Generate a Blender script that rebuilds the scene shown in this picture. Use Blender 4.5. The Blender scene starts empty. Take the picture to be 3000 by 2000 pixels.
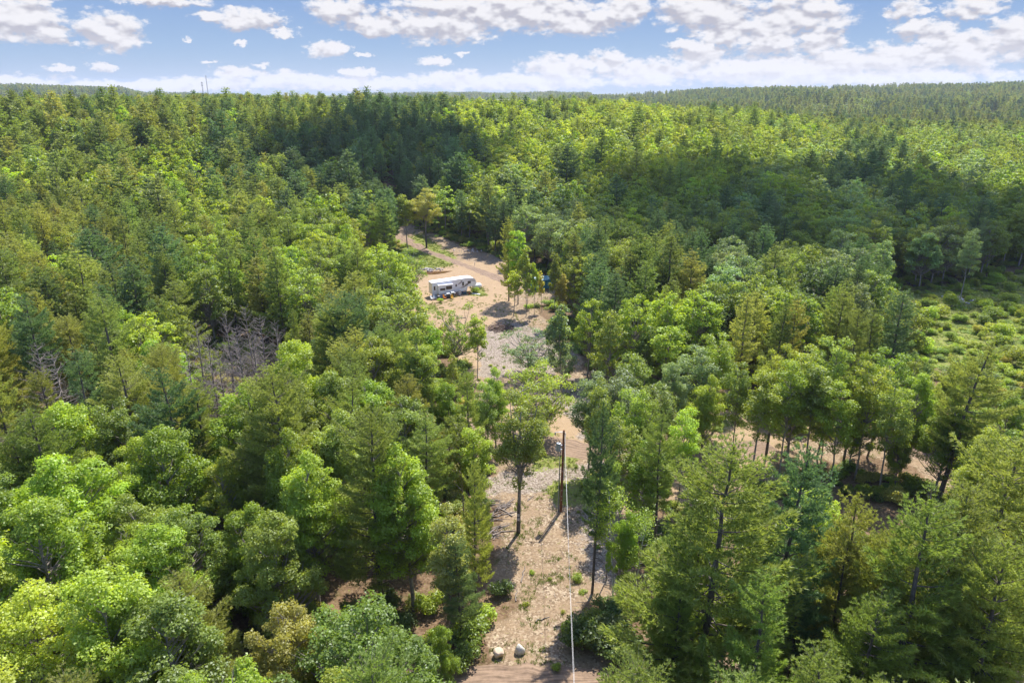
import bpy, math, random
import numpy as np
from mathutils import Vector, Matrix

# ------------------------------------------------------------------ camera, sky, sun, exposure
S = bpy.context.scene
R_ = math.radians
PITCH = R_(19.3); FPX = 2080.0; CAMZ = 46.6
cam_d = bpy.data.cameras.new('camera'); cam = bpy.data.objects.new('camera', cam_d); S.collection.objects.link(cam)
cam.location = (0, 0, CAMZ); cam.rotation_euler = (R_(90) - PITCH, 0, 0)
cam_d.sensor_width = 36; cam_d.lens = FPX / 3000 * 36; cam_d.clip_start = 0.5; cam_d.clip_end = 20000
S.camera = cam
S.view_settings.view_transform = 'Standard'; S.view_settings.look = 'None'
S.view_settings.exposure = 0.95; S.view_settings.gamma = 1
SUN_EL, SUN_AZ = R_(57), R_(25)
SKY_STR = 0.15
SUND = Vector((math.cos(SUN_EL)*math.sin(SUN_AZ), math.cos(SUN_EL)*math.cos(SUN_AZ), math.sin(SUN_EL)))
sl = bpy.data.lights.new('sun', 'SUN'); so = bpy.data.objects.new('sun', sl); S.collection.objects.link(so)
sl.energy = 4.2; sl.angle = R_(0.53); sl.color = (1.0, 0.955, 0.88)
so.rotation_euler = SUND.to_track_quat('Z', 'Y').to_euler()
S.cycles.max_bounces = 8; S.cycles.diffuse_bounces = 4; S.cycles.glossy_bounces = 2
S.cycles.transmission_bounces = 5; S.cycles.transparent_max_bounces = 32; S.cycles.volume_bounces = 0

def px_dir(px, py):
    c, s = math.cos(PITCH), math.sin(PITCH)
    dx, dy = px - 1500.0, -(py - 1000.0)
    return np.array([dx, FPX*c + dy*s, -FPX*s + dy*c])

# ---- world: Nishita sky with cumulus laid out by direction (azimuth, elevation)
W = bpy.data.worlds.new('World'); S.world = W; W.use_nodes = True
nt = W.node_tree; nt.nodes.clear()
def N(t, **kw):
    n = nt.nodes.new(t)
    for k, v in kw.items(): setattr(n, k, v)
    return n
def L(a, b): nt.links.new(a, b)
def mth(op, a, b=None, c=None, clamp=False):
    n = nt.nodes.new('ShaderNodeMath'); n.operation = op; n.use_clamp = clamp
    for i, v in enumerate((a, b, c)):
        if v is None: continue
        if hasattr(v, 'links') or hasattr(v, 'is_linked'): nt.links.new(v, n.inputs[i])
        else: n.inputs[i].default_value = v
    return n.outputs[0]
def smooth(v, a, b):
    n = nt.nodes.new('ShaderNodeMapRange'); n.interpolation_type = 'SMOOTHSTEP'
    nt.links.new(v, n.inputs[0]); n.inputs[1].default_value = a; n.inputs[2].default_value = b
    return n.outputs[0]
out = N('ShaderNodeOutputWorld')
sky = N('ShaderNodeTexSky', sky_type='NISHITA', sun_disc=False, sun_elevation=SUN_EL, sun_rotation=SUN_AZ)
sky.air_density = 1.0; sky.dust_density = 0.6; sky.ozone_density = 1.6
tc = N('ShaderNodeTexCoord'); sep = N('ShaderNodeSeparateXYZ'); L(tc.outputs['Generated'], sep.inputs[0])
az = mth('ARCTAN2', sep.outputs[0], sep.outputs[1]); el = mth('ARCSINE', sep.outputs[2])
K = 57.29578
azd0 = mth('MULTIPLY', az, K); eld0 = mth('MULTIPLY', el, K)
azd, eld = azd0, eld0
# noise space: elevation stretched because far clouds are seen edge-on
comb = N('ShaderNodeCombineXYZ'); L(azd, comb.inputs[0]); L(mth('MULTIPLY', eld, 1.7), comb.inputs[1])
def noise(vec, scale, detail, rough, off=(0, 0, 0)):
    m = N('ShaderNodeVectorMath', operation='ADD'); L(vec, m.inputs[0]); m.inputs[1].default_value = off
    n = N('ShaderNodeTexNoise'); L(m.outputs[0], n.inputs['Vector'])
    n.inputs['Scale'].default_value = scale; n.inputs['Detail'].default_value = detail; n.inputs['Roughness'].default_value = rough
    return n.outputs['Fac']
def fluff(off):
    a = noise(comb.outputs[0], 0.62, 8, 0.62, off)
    v = N('ShaderNodeTexVoronoi'); v.feature = 'SMOOTH_F1'; v.inputs['Smoothness'].default_value = 0.5
    wn = N('ShaderNodeTexNoise'); wn.inputs['Scale'].default_value = 1.3; wn.inputs['Detail'].default_value = 4
    m0 = N('ShaderNodeVectorMath', operation='ADD'); L(comb.outputs[0], m0.inputs[0]); m0.inputs[1].default_value = off
    L(m0.outputs[0], wn.inputs['Vector'])
    m1 = N('ShaderNodeVectorMath', operation='SCALE'); L(wn.outputs['Color'], m1.inputs[0]); m1.inputs['Scale'].default_value = 0.7
    m2 = N('ShaderNodeVectorMath', operation='ADD'); L(m0.outputs[0], m2.inputs[0]); L(m1.outputs[0], m2.inputs[1])
    L(m2.outputs[0], v.inputs['Vector']); v.inputs['Scale'].default_value = 1.5
    b = mth('SUBTRACT', 0.62, v.outputs['Distance'])
    return mth('ADD', a, mth('MULTIPLY', b, 0.32))
wv = N('ShaderNodeTexNoise'); L(comb.outputs[0], wv.inputs['Vector']); wv.inputs['Scale'].default_value = 1.1; wv.inputs['Detail'].default_value = 6; wv.inputs['Roughness'].default_value = .62
ws = N('ShaderNodeSeparateColor'); L(wv.outputs['Color'], ws.inputs[0])
azd = mth('ADD', azd0, mth('MULTIPLY', mth('SUBTRACT', ws.outputs[0], 0.5), 2.6)); eld = mth('ADD', eld0, mth('MULTIPLY', mth('SUBTRACT', ws.outputs[1], 0.5), 1.05))
n0 = fluff((0, 0, 0)); n1 = fluff((0.15, 0.42*1.7, 0))
clouds = [(60,55,150,62),(150,95,70,30),(320,92,115,55),(480,2,150,18),(720,55,130,32),(615,48,60,14),(835,95,58,16),(1010,35,120,38),
 (1120,70,130,40),(1300,75,200,55),(1500,35,330,62),(1700,60,180,45),(1830,20,110,40),(2060,30,170,60),(2150,90,150,50),(2330,50,190,60),
 (2260,125,110,40),(2400,120,100,38),(2660,28,80,28),(2850,20,110,30),(2710,92,110,32),(965,145,72,26),(1065,162,30,8),(705,125,25,11),
 (1360,159,25,9),(1275,180,58,14),(170,201,60,10),(300,198,42,15),(850,235,170,26),(60,242,180,22),(380,255,300,18),(690,215,95,20),(700,245,300,20),
 (1045,213,65,15),(1060,245,260,22),(1330,235,160,30),(1640,205,140,48),(1780,185,80,40),(1560,240,260,30),(1900,215,190,42),(2060,165,110,45),
 (2230,200,230,45),(2470,190,190,45),(2620,170,190,42),(2820,150,180,55),(2990,110,130,62),(2450,225,700,30),(2000,135,80,16),(555,118,12,10),(610,182,30,6),(770,190,24,7),(1330,20,200,30)]
def field(ev):
    F = None
    for (cx, cy, rx, ry) in clouds:
        d = px_dir(cx, cy); a0 = math.degrees(math.atan2(d[0], d[1])); e0 = math.degrees(math.atan2(d[2], math.hypot(d[0], d[1])))
        d2 = px_dir(cx+rx, cy); ra = abs(math.degrees(math.atan2(d2[0], d2[1])) - a0)
        re = math.degrees(ry / 2204.0)
        u = mth('MULTIPLY_ADD', azd, 1/ra, -a0/ra); v = mth('MULTIPLY_ADD', ev, 1/re, -e0/re)
        f = mth('SUBTRACT', 1.0, mth('MULTIPLY_ADD', v, v, mth('MULTIPLY', u, u)))
        F = f if F is None else mth('MAXIMUM', F, f)
    return mth('MAXIMUM', F, -1.0)
F = field(eld); F1 = field(mth('ADD', eld, 0.42))
n2 = noise(comb.outputs[0], 2.6, 6, 0.7, (3, 1, 0)); fine_ = mth('MULTIPLY', mth('SUBTRACT', n2, 0.5), 0.95)
dens = mth('ADD', mth('ADD', mth('MULTIPLY', F, 0.80), fine_), mth('MULTIPLY', mth('SUBTRACT', n0, 0.57), 1.7))
dens1 = mth('ADD', mth('ADD', mth('MULTIPLY', F1, 0.80), mth('MULTIPLY', fine_, 0.88)), mth('MULTIPLY', mth('SUBTRACT', n1, 0.57), 1.7))
alpha = smooth(dens, -0.12, 0.50)
s0 = noise(comb.outputs[0], 0.62, 2.5, 0.5, (0, 0, 0)); s1 = noise(comb.outputs[0], 0.62, 2.5, 0.5, (0.12, 0.75, 0))
relief = mth('ADD', mth('ADD', mth('MULTIPLY', mth('SUBTRACT', F, F1), 0.75), mth('MULTIPLY', mth('SUBTRACT', s0, s1), 2.6)), mth('MULTIPLY', mth('SUBTRACT', dens, dens1), 0.30))
lit = smooth(relief, -0.50, 0.35)
thick = smooth(dens, 0.55, 1.5)
lowf = smooth(eld0, 0.3, 4.5)
shade = mth('MULTIPLY', mth('MULTIPLY', mth('SUBTRACT', 1.0, lit), mth('MULTIPLY_ADD', thick, 0.3, 0.75)), mth('MULTIPLY_ADD', lowf, 0.65, 0.35))  # cloud shading put into the sky colour: white tops, grey bases
mixc = N('ShaderNodeMix', data_type='RGBA'); L(shade, mixc.inputs[0])
CW = 0.495/SKY_STR
mixc.inputs[6].default_value = (0.985*CW, 0.965*CW, 0.985*CW, 1); mixc.inputs[7].default_value = (0.40*CW, 0.39*CW, 0.47*CW, 1)
skyc = N('ShaderNodeMix', data_type='RGBA'); skyc.blend_type = 'MULTIPLY'; skyc.inputs[0].default_value = 1.0
L(sky.outputs[0], skyc.inputs[6]); skyc.inputs[7].default_value = (0.97, 0.95, 1.10, 1)
low = N('ShaderNodeValToRGB'); er_ = low.color_ramp.elements; lv = 0.495/SKY_STR
for k_ in range(2): er_.new(0.5)
for e_, (p_, c_) in zip(er_, ((0.0, (.52, .64, .80)), (0.22, (.36, .53, .78)), (0.5, (.235, .40, .73)), (1.0, (.16, .30, .66)))): e_.position = p_; e_.color = (*c_, 1)
L(mth('DIVIDE', eld0, 14.0, clamp=True), low.inputs[0])
lows = N('ShaderNodeVectorMath', operation='SCALE'); L(low.outputs[0], lows.inputs[0]); lows.inputs['Scale'].default_value = lv
skl = N('ShaderNodeMix', data_type='RGBA'); L(smooth(eld0, 8.0, 24.0), skl.inputs[0]); L(lows.outputs[0], skl.inputs[6]); L(skyc.outputs[2], skl.inputs[7])
mix = N('ShaderNodeMix', data_type='RGBA'); L(mth('MULTIPLY', alpha, 0.97), mix.inputs[0]); L(skl.outputs[2], mix.inputs[6]); L(mixc.outputs[2], mix.inputs[7])
bg = N('ShaderNodeBackground'); L(mix.outputs[2], bg.inputs[0]); bg.inputs[1].default_value = SKY_STR; L(bg.outputs[0], out.inputs[0])
W.cycles.sampling_method = 'MANUAL'; W.cycles.sample_map_resolution = 512

# ------------------------------------------------------------------ helpers
rng = np.random.default_rng(11); random.seed(11)
COL = S.collection
def ordinal(n):
    w = ['first','second','third','fourth','fifth','sixth','seventh','eighth','ninth','tenth','eleventh','twelfth','thirteenth','fourteenth','fifteenth','sixteenth','seventeenth','eighteenth','nineteenth','twentieth']
    t = ['twenty', 'thirty', 'forty', 'fifty']
    if n < 20: return w[n]
    return (t[(n+1)//10-2]+'-'+w[(n+1) % 10-1]) if (n+1) % 10 else {30: 'thirtieth', 40: 'fortieth', 50: 'fiftieth'}[n+1]
def tag(o, label=None, cat=None, group=None, kind=None):
    if label: o['label'] = label
    if cat: o['category'] = cat
    if group: o['group'] = group
    if kind: o['kind'] = kind
    return o
def empty(name, loc=(0, 0, 0), rz=0):
    o = bpy.data.objects.new(name, None); COL.objects.link(o); o.location = loc; o.rotation_euler = (0, 0, rz); o.empty_display_size = 0.3
    return o
def project(P):
    P = np.atleast_2d(P).astype(float); c, s = math.cos(PITCH), math.sin(PITCH)
    z = P[:, 2] - CAMZ; dep = P[:, 1]*c - z*s; up = P[:, 1]*s + z*c
    dep = np.where(dep < 0.1, 0.1, dep)
    return 1500 + FPX*P[:, 0]/dep, 1000 - FPX*up/dep, dep
def sstep(x, a, b):
    t = np.clip((x-a)/(b-a), 0, 1); return t*t*(3-2*t)
_gr = np.random.default_rng(5).random((64, 64))
def vnoise(x, y, s):
    x = np.asarray(x)/s + 1000.0; y = np.asarray(y)/s + 1000.0
    xi = np.floor(x).astype(int); yi = np.floor(y).astype(int); fx = x-xi; fy = y-yi
    fx = fx*fx*(3-2*fx); fy = fy*fy*(3-2*fy)
    g = lambda a, b: _gr[a % 64, b % 64]
    return (g(xi, yi)*(1-fx)*(1-fy)+g(xi+1, yi)*fx*(1-fy)+g(xi, yi+1)*(1-fx)*fy+g(xi+1, yi+1)*fx*fy)
def az_of(px): return math.degrees(math.atan((px-1500)/2204))
def eldep(y): return math.radians(19.3) - math.atan((1000-y)/2080)
_rx = [-400, 0, 300, 700, 1000, 1100, 1300, 1500, 1700, 1900, 2200, 2500, 3000, 3400]
_ry = [262, 266, 258, 256, 262, 272, 266, 272, 276, 284, 312, 340, 350, 352]
_rd = [430, 430, 430, 430, 430, 440, 450, 470, 500, 520, 560, 600, 620, 620]
RAZ = [az_of(p) for p in _rx]
RH = [CAMZ - 20.0 - d*math.tan(eldep(y)) for y, d in zip(_ry, _rd)]
_fx = [-600, 0, 200, 350, 420, 900, 1400, 1800, 1950, 2200, 2300, 2600, 3000, 3600]
_fy = [240, 247, 249, 255, 270, 270, 269, 266, 259, 252, 245, 242, 239, 240]
_fd = [3400, 3400, 3400, 3400, 3500, 3800, 3800, 3200, 2600, 2300, 2200, 2200, 2300, 2300]
FAZ = [az_of(p) for p in _fx]
FH = [CAMZ - 31 - d*math.tan(eldep(y)) for y, d in zip(_fy, _fd)]
_pd = px_dir(1285, 799); PUD = (_pd[0]*CAMZ/-_pd[2], _pd[1]*CAMZ/-_pd[2])
def height(x, y):
    x = np.asarray(x, float); y = np.asarray(y, float)
    r = np.hypot(x, y); a = np.degrees(np.arctan2(x, np.maximum(y, 1e-3))); a = np.where(y < 0, np.where(x > 0, 60, -60), a)
    dr = np.interp(a, RAZ, _rd); hr = np.interp(a, RAZ, RH)
    back = np.where(y < 0, 0, 1)
    h = hr*sstep(r, 175, dr)*(1-0.9*sstep(r, dr+30, dr+330))*back
    dfar = np.interp(a, FAZ, _fd); hf = np.interp(a, FAZ, FH)
    h = h + hf*sstep(r, 800, dfar)*back
    h += (vnoise(x, y, 60)-0.5)*5*sstep(r, 190, 330) + (vnoise(x, y, 190)-0.5)*14*sstep(r, 700, 1500)
    wp = 1-sstep(np.hypot((x-PUD[0]), (y-PUD[1])), 6, 10)
    h += (1-wp)*(vnoise(x, y, 7)-0.5)*0.35 + (1-wp)*(vnoise(x, y, 2.3)-0.5)*0.12
    return h
def pix2plane(px, py, z=0.0):
    d = px_dir(px, py); t = (CAMZ - z)/max(-d[2], 1e-6); return np.array([d[0]*t, d[1]*t])
def pix2ground(px, py):
    z = 0.0
    for _ in range(4):
        p = pix2plane(px, py, z); z = float(height(p[0], p[1]))
    return float(p[0]), float(p[1]), z
def top2ground(px, py, H):
    z = 0.0
    for _ in range(6):
        p = pix2plane(px, py, z+H); z = float(height(p[0], p[1]))
    return float(p[0]), float(p[1]), z

def mk_mesh(name, V, tris=None, quads=None, mats=(), mt=0, mq=0, tint=None, smooth_=False):
    V = np.asarray(V, np.float32)
    nt_ = 0 if tris is None else len(tris); nq = 0 if quads is None else len(quads)
    me = bpy.data.meshes.new(name)
    me.vertices.add(len(V)); me.vertices.foreach_set('co', V.ravel())
    idx = []
    if nt_: idx.append(np.asarray(tris, np.int32).ravel())
    if nq: idx.append(np.asarray(quads, np.int32).ravel())
    idx = np.concatenate(idx); me.loops.add(len(idx)); me.loops.foreach_set('vertex_index', idx)
    me.polygons.add(nt_+nq)
    ls = np.concatenate([np.arange(nt_)*3, nt_*3+np.arange(nq)*4]).astype(np.int32)
    me.polygons.foreach_set('loop_start', ls)
    mi = np.concatenate([np.full(nt_, 0, np.int32)+mt, np.full(nq, 0, np.int32)+mq]).astype(np.int32)
    for m in mats: me.materials.append(m)
    me.polygons.foreach_set('material_index', mi)
    if smooth_: me.polygons.foreach_set('use_smooth', np.ones(nt_+nq, bool))
    me.update(calc_edges=True)
    if tint is not None:
        a = me.attributes.new('tint', 'FLOAT', 'FACE'); a.data.foreach_set('value', np.asarray(tint, np.float32))
    return me

class MB:
    """collects boxes, tubes, prisms into one mesh"""
    def __init__(s): s.v = []; s.f = []
    def add(s, vs, fs):
        o = len(s.v); s.v += [tuple(map(float, p)) for p in vs]; s.f += [tuple(i+o for i in f) for f in fs]; return s
    def box(s, x0, x1, y0, y1, z0, z1, M=None):
        vs = [(x, y, z) for z in (z0, z1) for y in (y0, y1) for x in (x0, x1)]
        if M is not None: vs = [tuple(M @ Vector(p)) for p in vs]
        return s.add(vs, [(0,2,3,1),(4,5,7,6),(0,1,5,4),(2,6,7,3),(0,4,6,2),(1,3,7,5)])
    def tube(s, pts, rad, n=8, cap=True):
        pts = [Vector(p) for p in pts]; rr = rad if hasattr(rad, '__len__') else [rad]*len(pts)
        vs = []; fs = []
        for i, p in enumerate(pts):
            t = (pts[min(i+1, len(pts)-1)] - pts[max(i-1, 0)]).normalized()
            a = t.cross(Vector((0, 0, 1)) if abs(t.z) < 0.9 else Vector((1, 0, 0))).normalized(); b = t.cross(a)
            for k in range(n):
                q = 2*math.pi*k/n; vs.append(p + (a*math.cos(q)+b*math.sin(q))*rr[i])
        for i in range(len(pts)-1):
            for k in range(n): fs.append((i*n+k, i*n+(k+1) % n, (i+1)*n+(k+1) % n, (i+1)*n+k))
        if cap: fs.append(tuple(range(n))[::-1]); fs.append(tuple(range((len(pts)-1)*n, len(pts)*n)))
        return s.add(vs, fs)
    def prism(s, poly, a, b, plane='xz'):
        n = len(poly); mk = (lambda p, t: (p[0], t, p[1])) if plane == 'xz' else (lambda p, t: (p[0], p[1], t))
        return s.add([mk(p, a) for p in poly]+[mk(p, b) for p in poly],
                     [tuple(range(n)), tuple(range(n, 2*n))[::-1]]+[(i, i+n, (i+1) % n+n, (i+1) % n) for i in range(n)])
    def build(s, name, mat, parent=None, bevel=0, smooth_=False, sharp=40):
        me = bpy.data.meshes.new(name); me.from_pydata(s.v, [], s.f); me.materials.append(mat); me.validate(); me.update()
        import bmesh
        bm = bmesh.new(); bm.from_mesh(me); bmesh.ops.recalc_face_normals(bm, faces=bm.faces)
        if bevel: bmesh.ops.bevel(bm, geom=[e for e in bm.edges if len(e.link_faces) == 2 and e.calc_face_angle(0) > 0.5], offset=bevel, segments=2, affect='EDGES')
        bm.to_mesh(me); bm.free()
        if smooth_:
            me.polygons.foreach_set('use_smooth', np.ones(len(me.polygons), bool))
            try: me.set_sharp_from_angle(angle=R_(sharp))
            except Exception: pass
        o = bpy.data.objects.new(name, me); COL.objects.link(o)
        if parent: o.parent = parent
        return o

# ------------------------------------------------------------------ materials
def newmat(name):
    m = bpy.data.materials.new(name); m.use_nodes = True; t = m.node_tree; t.nodes.clear(); return m, t
def simple(name, col, rough=0.7, metal=0.0, var=0.15, scale=6.0, bump=0.0):
    m, t = newmat(name); o = t.nodes.new('ShaderNodeOutputMaterial'); b = t.nodes.new('ShaderNodeBsdfPrincipled')
    n = t.nodes.new('ShaderNodeTexNoise'); n.inputs['Scale'].default_value = scale; n.inputs['Detail'].default_value = 6
    tc_ = t.nodes.new('ShaderNodeTexCoord'); t.links.new(tc_.outputs['Object'], n.inputs['Vector'])
    r = t.nodes.new('ShaderNodeMapRange'); r.inputs[1].default_value = 0.3; r.inputs[2].default_value = 0.7; r.inputs[3].default_value = 1-var; r.inputs[4].default_value = 1+var
    t.links.new(n.outputs['Fac'], r.inputs[0])
    mx = t.nodes.new('ShaderNodeVectorMath'); mx.operation = 'SCALE'; mx.inputs[0].default_value = col[:3]; t.links.new(r.outputs[0], mx.inputs['Scale'])
    t.links.new(mx.outputs[0], b.inputs['Base Color']); b.inputs['Roughness'].default_value = rough; b.inputs['Metallic'].default_value = metal
    if bump:
        bp = t.nodes.new('ShaderNodeBump'); bp.inputs['Strength'].default_value = bump; t.links.new(n.outputs['Fac'], bp.inputs['Height']); t.links.new(bp.outputs[0], b.inputs['Normal'])
    t.links.new(b.outputs[0], o.inputs[0]); return m

def foliage(name, trans=0.45, gloss=0.04, hue=0.012, trcol=(1.25, 1.25, 0.55), var=0.5, inst=False):
    m, t = newmat(name); o = t.nodes.new('ShaderNodeOutputMaterial')
    oi = t.nodes.new('ShaderNodeObjectInfo'); at = t.nodes.new('ShaderNodeAttribute'); at.attribute_name = 'tint'
    mr = t.nodes.new('ShaderNodeMapRange'); mr.inputs[3].default_value = 1-var*0.5; mr.inputs[4].default_value = 1+var*0.5; t.links.new(at.outputs['Fac'], mr.inputs[0])
    csrc = oi.outputs['Color']
    if inst:
        ia = t.nodes.new('ShaderNodeAttribute'); ia.attribute_type = 'INSTANCER'; ia.attribute_name = 'leaf_colour'; csrc = ia.outputs['Color']
    sc = t.nodes.new('ShaderNodeVectorMath'); sc.operation = 'SCALE'; t.links.new(csrc, sc.inputs[0]); t.links.new(mr.outputs[0], sc.inputs['Scale'])
    hs = t.nodes.new('ShaderNodeHueSaturation')
    h = t.nodes.new('ShaderNodeMapRange'); h.inputs[3].default_value = 0.5-hue; h.inputs[4].default_value = 0.5+hue; t.links.new(oi.outputs['Random'], h.inputs[0]); t.links.new(h.outputs[0], hs.inputs['Hue'])
    v = t.nodes.new('ShaderNodeMath'); v.operation = 'MULTIPLY'; v.inputs[1].default_value = 7.31; t.links.new(oi.outputs['Random'], v.inputs[0])
    fr = t.nodes.new('ShaderNodeMath'); fr.operation = 'FRACT'; t.links.new(v.outputs[0], fr.inputs[0])
    vv = t.nodes.new('ShaderNodeMapRange'); vv.inputs[3].default_value = 0.82; vv.inputs[4].default_value = 1.18; t.links.new(fr.outputs[0], vv.inputs[0]); t.links.new(vv.outputs[0], hs.inputs['Value'])
    t.links.new(sc.outputs[0], hs.inputs['Color'])
    d = t.nodes.new('ShaderNodeBsdfDiffuse'); t.links.new(hs.outputs[0], d.inputs[0])
    tr = t.nodes.new('ShaderNodeBsdfTranslucent'); tcx = t.nodes.new('ShaderNodeVectorMath'); tcx.operation = 'MULTIPLY'; tcx.inputs[1].default_value = trcol
    t.links.new(hs.outputs[0], tcx.inputs[0]); t.links.new(tcx.outputs[0], tr.inputs[0])
    ms = t.nodes.new('ShaderNodeMixShader'); ms.inputs[0].default_value = trans; t.links.new(d.outputs[0], ms.inputs[1]); t.links.new(tr.outputs[0], ms.inputs[2])
    g = t.nodes.new('ShaderNodeBsdfGlossy'); g.inputs['Roughness'].default_value = 0.45; g.inputs[0].default_value = (0.9, 0.95, 1, 1)
    m2 = t.nodes.new('ShaderNodeMixShader'); m2.inputs[0].default_value = gloss; t.links.new(ms.outputs[0], m2.inputs[1]); t.links.new(g.outputs[0], m2.inputs[2])
    t.links.new(m2.outputs[0], o.inputs[0]); return m
NARG = (0.48, 0.02, 0.006, (1.1, 1.15, 0.55), 0.45); LARG = (0.55, 0.025, 0.008, (1.3, 1.2, 0.4), 0.55)
M_NEEDLE = foliage('pine needles', *NARG); M_LEAF = foliage('broad leaves', *LARG)
M_NEEDLE_I = foliage('pine needles of the mass', *NARG, inst=True); M_LEAF_I = foliage('broad leaves of the mass', *LARG, inst=True)
M_GRASS = foliage('grass blades', 0.40, 0.02, 0.015, (1.2, 1.2, 0.5), 0.5)
M_BARK = simple('bark', (0.115, 0.095, 0.08), 0.9, 0, 0.45, 3.5, 0.6)
M_BARKG = simple('grey bark', (0.26, 0.225, 0.195), 0.9, 0, 0.4, 3.0, 0.5)
M_DEAD = simple('dead wood', (0.235, 0.195, 0.17), 0.9, 0, 0.4, 2.0, 0.3)
M_BIRCH = simple('birch bark', (0.55, 0.52, 0.48), 0.8, 0, 0.5, 4.0, 0.2)

# ------------------------------------------------------------------ tree geometry
def unit(a): return a/np.maximum(np.linalg.norm(a, axis=-1, keepdims=True), 1e-9)
def tubes(paths, rads, n=5):
    """paths: list of (k,3) arrays"""
    V = []; Q = []; o = 0
    ang = np.arange(n)*2*np.pi/n; ca, sa = np.cos(ang), np.sin(ang)
    for P, r in zip(paths, rads):
        P = np.asarray(P, float); k = len(P)
        T = unit(np.gradient(P, axis=0)); ref = np.where(np.abs(T[:, 2:3]) < 0.9, np.array([[0, 0, 1.0]]), np.array([[1.0, 0, 0]]))
        A = unit(np.cross(T, ref)); B = np.cross(T, A); r = np.broadcast_to(np.asarray(r, float), (k,))
        vv = P[:, None, :] + (A[:, None, :]*ca[None, :, None] + B[:, None, :]*sa[None, :, None])*r[:, None, None]
        V.append(vv.reshape(-1, 3)); i, j = np.meshgrid(np.arange(k-1), np.arange(n), indexing='ij')
        q = np.stack([i*n+j, i*n+(j+1) % n, (i+1)*n+(j+1) % n, (i+1)*n+j], -1).reshape(-1, 4)+o
        Q.append(q); o += k*n
    return np.concatenate(V), np.concatenate(Q)
def blades(P, D, length, width, rg):
    """narrow triangles from P along D"""
    n = len(P); side = unit(np.cross(D, rg.normal(size=(n, 3))))
    w = (width*(0.7+0.6*rg.random(n))).reshape(-1, 1)*0.5; l = (length*(0.7+0.6*rg.random(n)))[:, None]
    V = np.stack([P-side*w, P+side*w, P+D*l], 1).reshape(-1, 3); T = np.arange(3*n).reshape(-1, 3)
    return V, T
def leaves(P, Nrm, size, rg):
    n = len(P); t = unit(np.cross(Nrm, rg.normal(size=(n, 3)))); b = np.cross(Nrm, t)
    s = (size*(0.65+0.7*rg.random(n)))[:, None]
    tip = P+t*s*0.62; base = P-t*s*0.5
    l = P+b*s*0.40+t*s*0.06; r = P-b*s*0.40+t*s*0.06 
    droop = Nrm*s*0.12
    V = np.stack([base-droop, r+droop, tip-droop, l+droop], 1).reshape(-1, 3)
    return V, np.arange(4*n).reshape(-1, 4)

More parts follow.
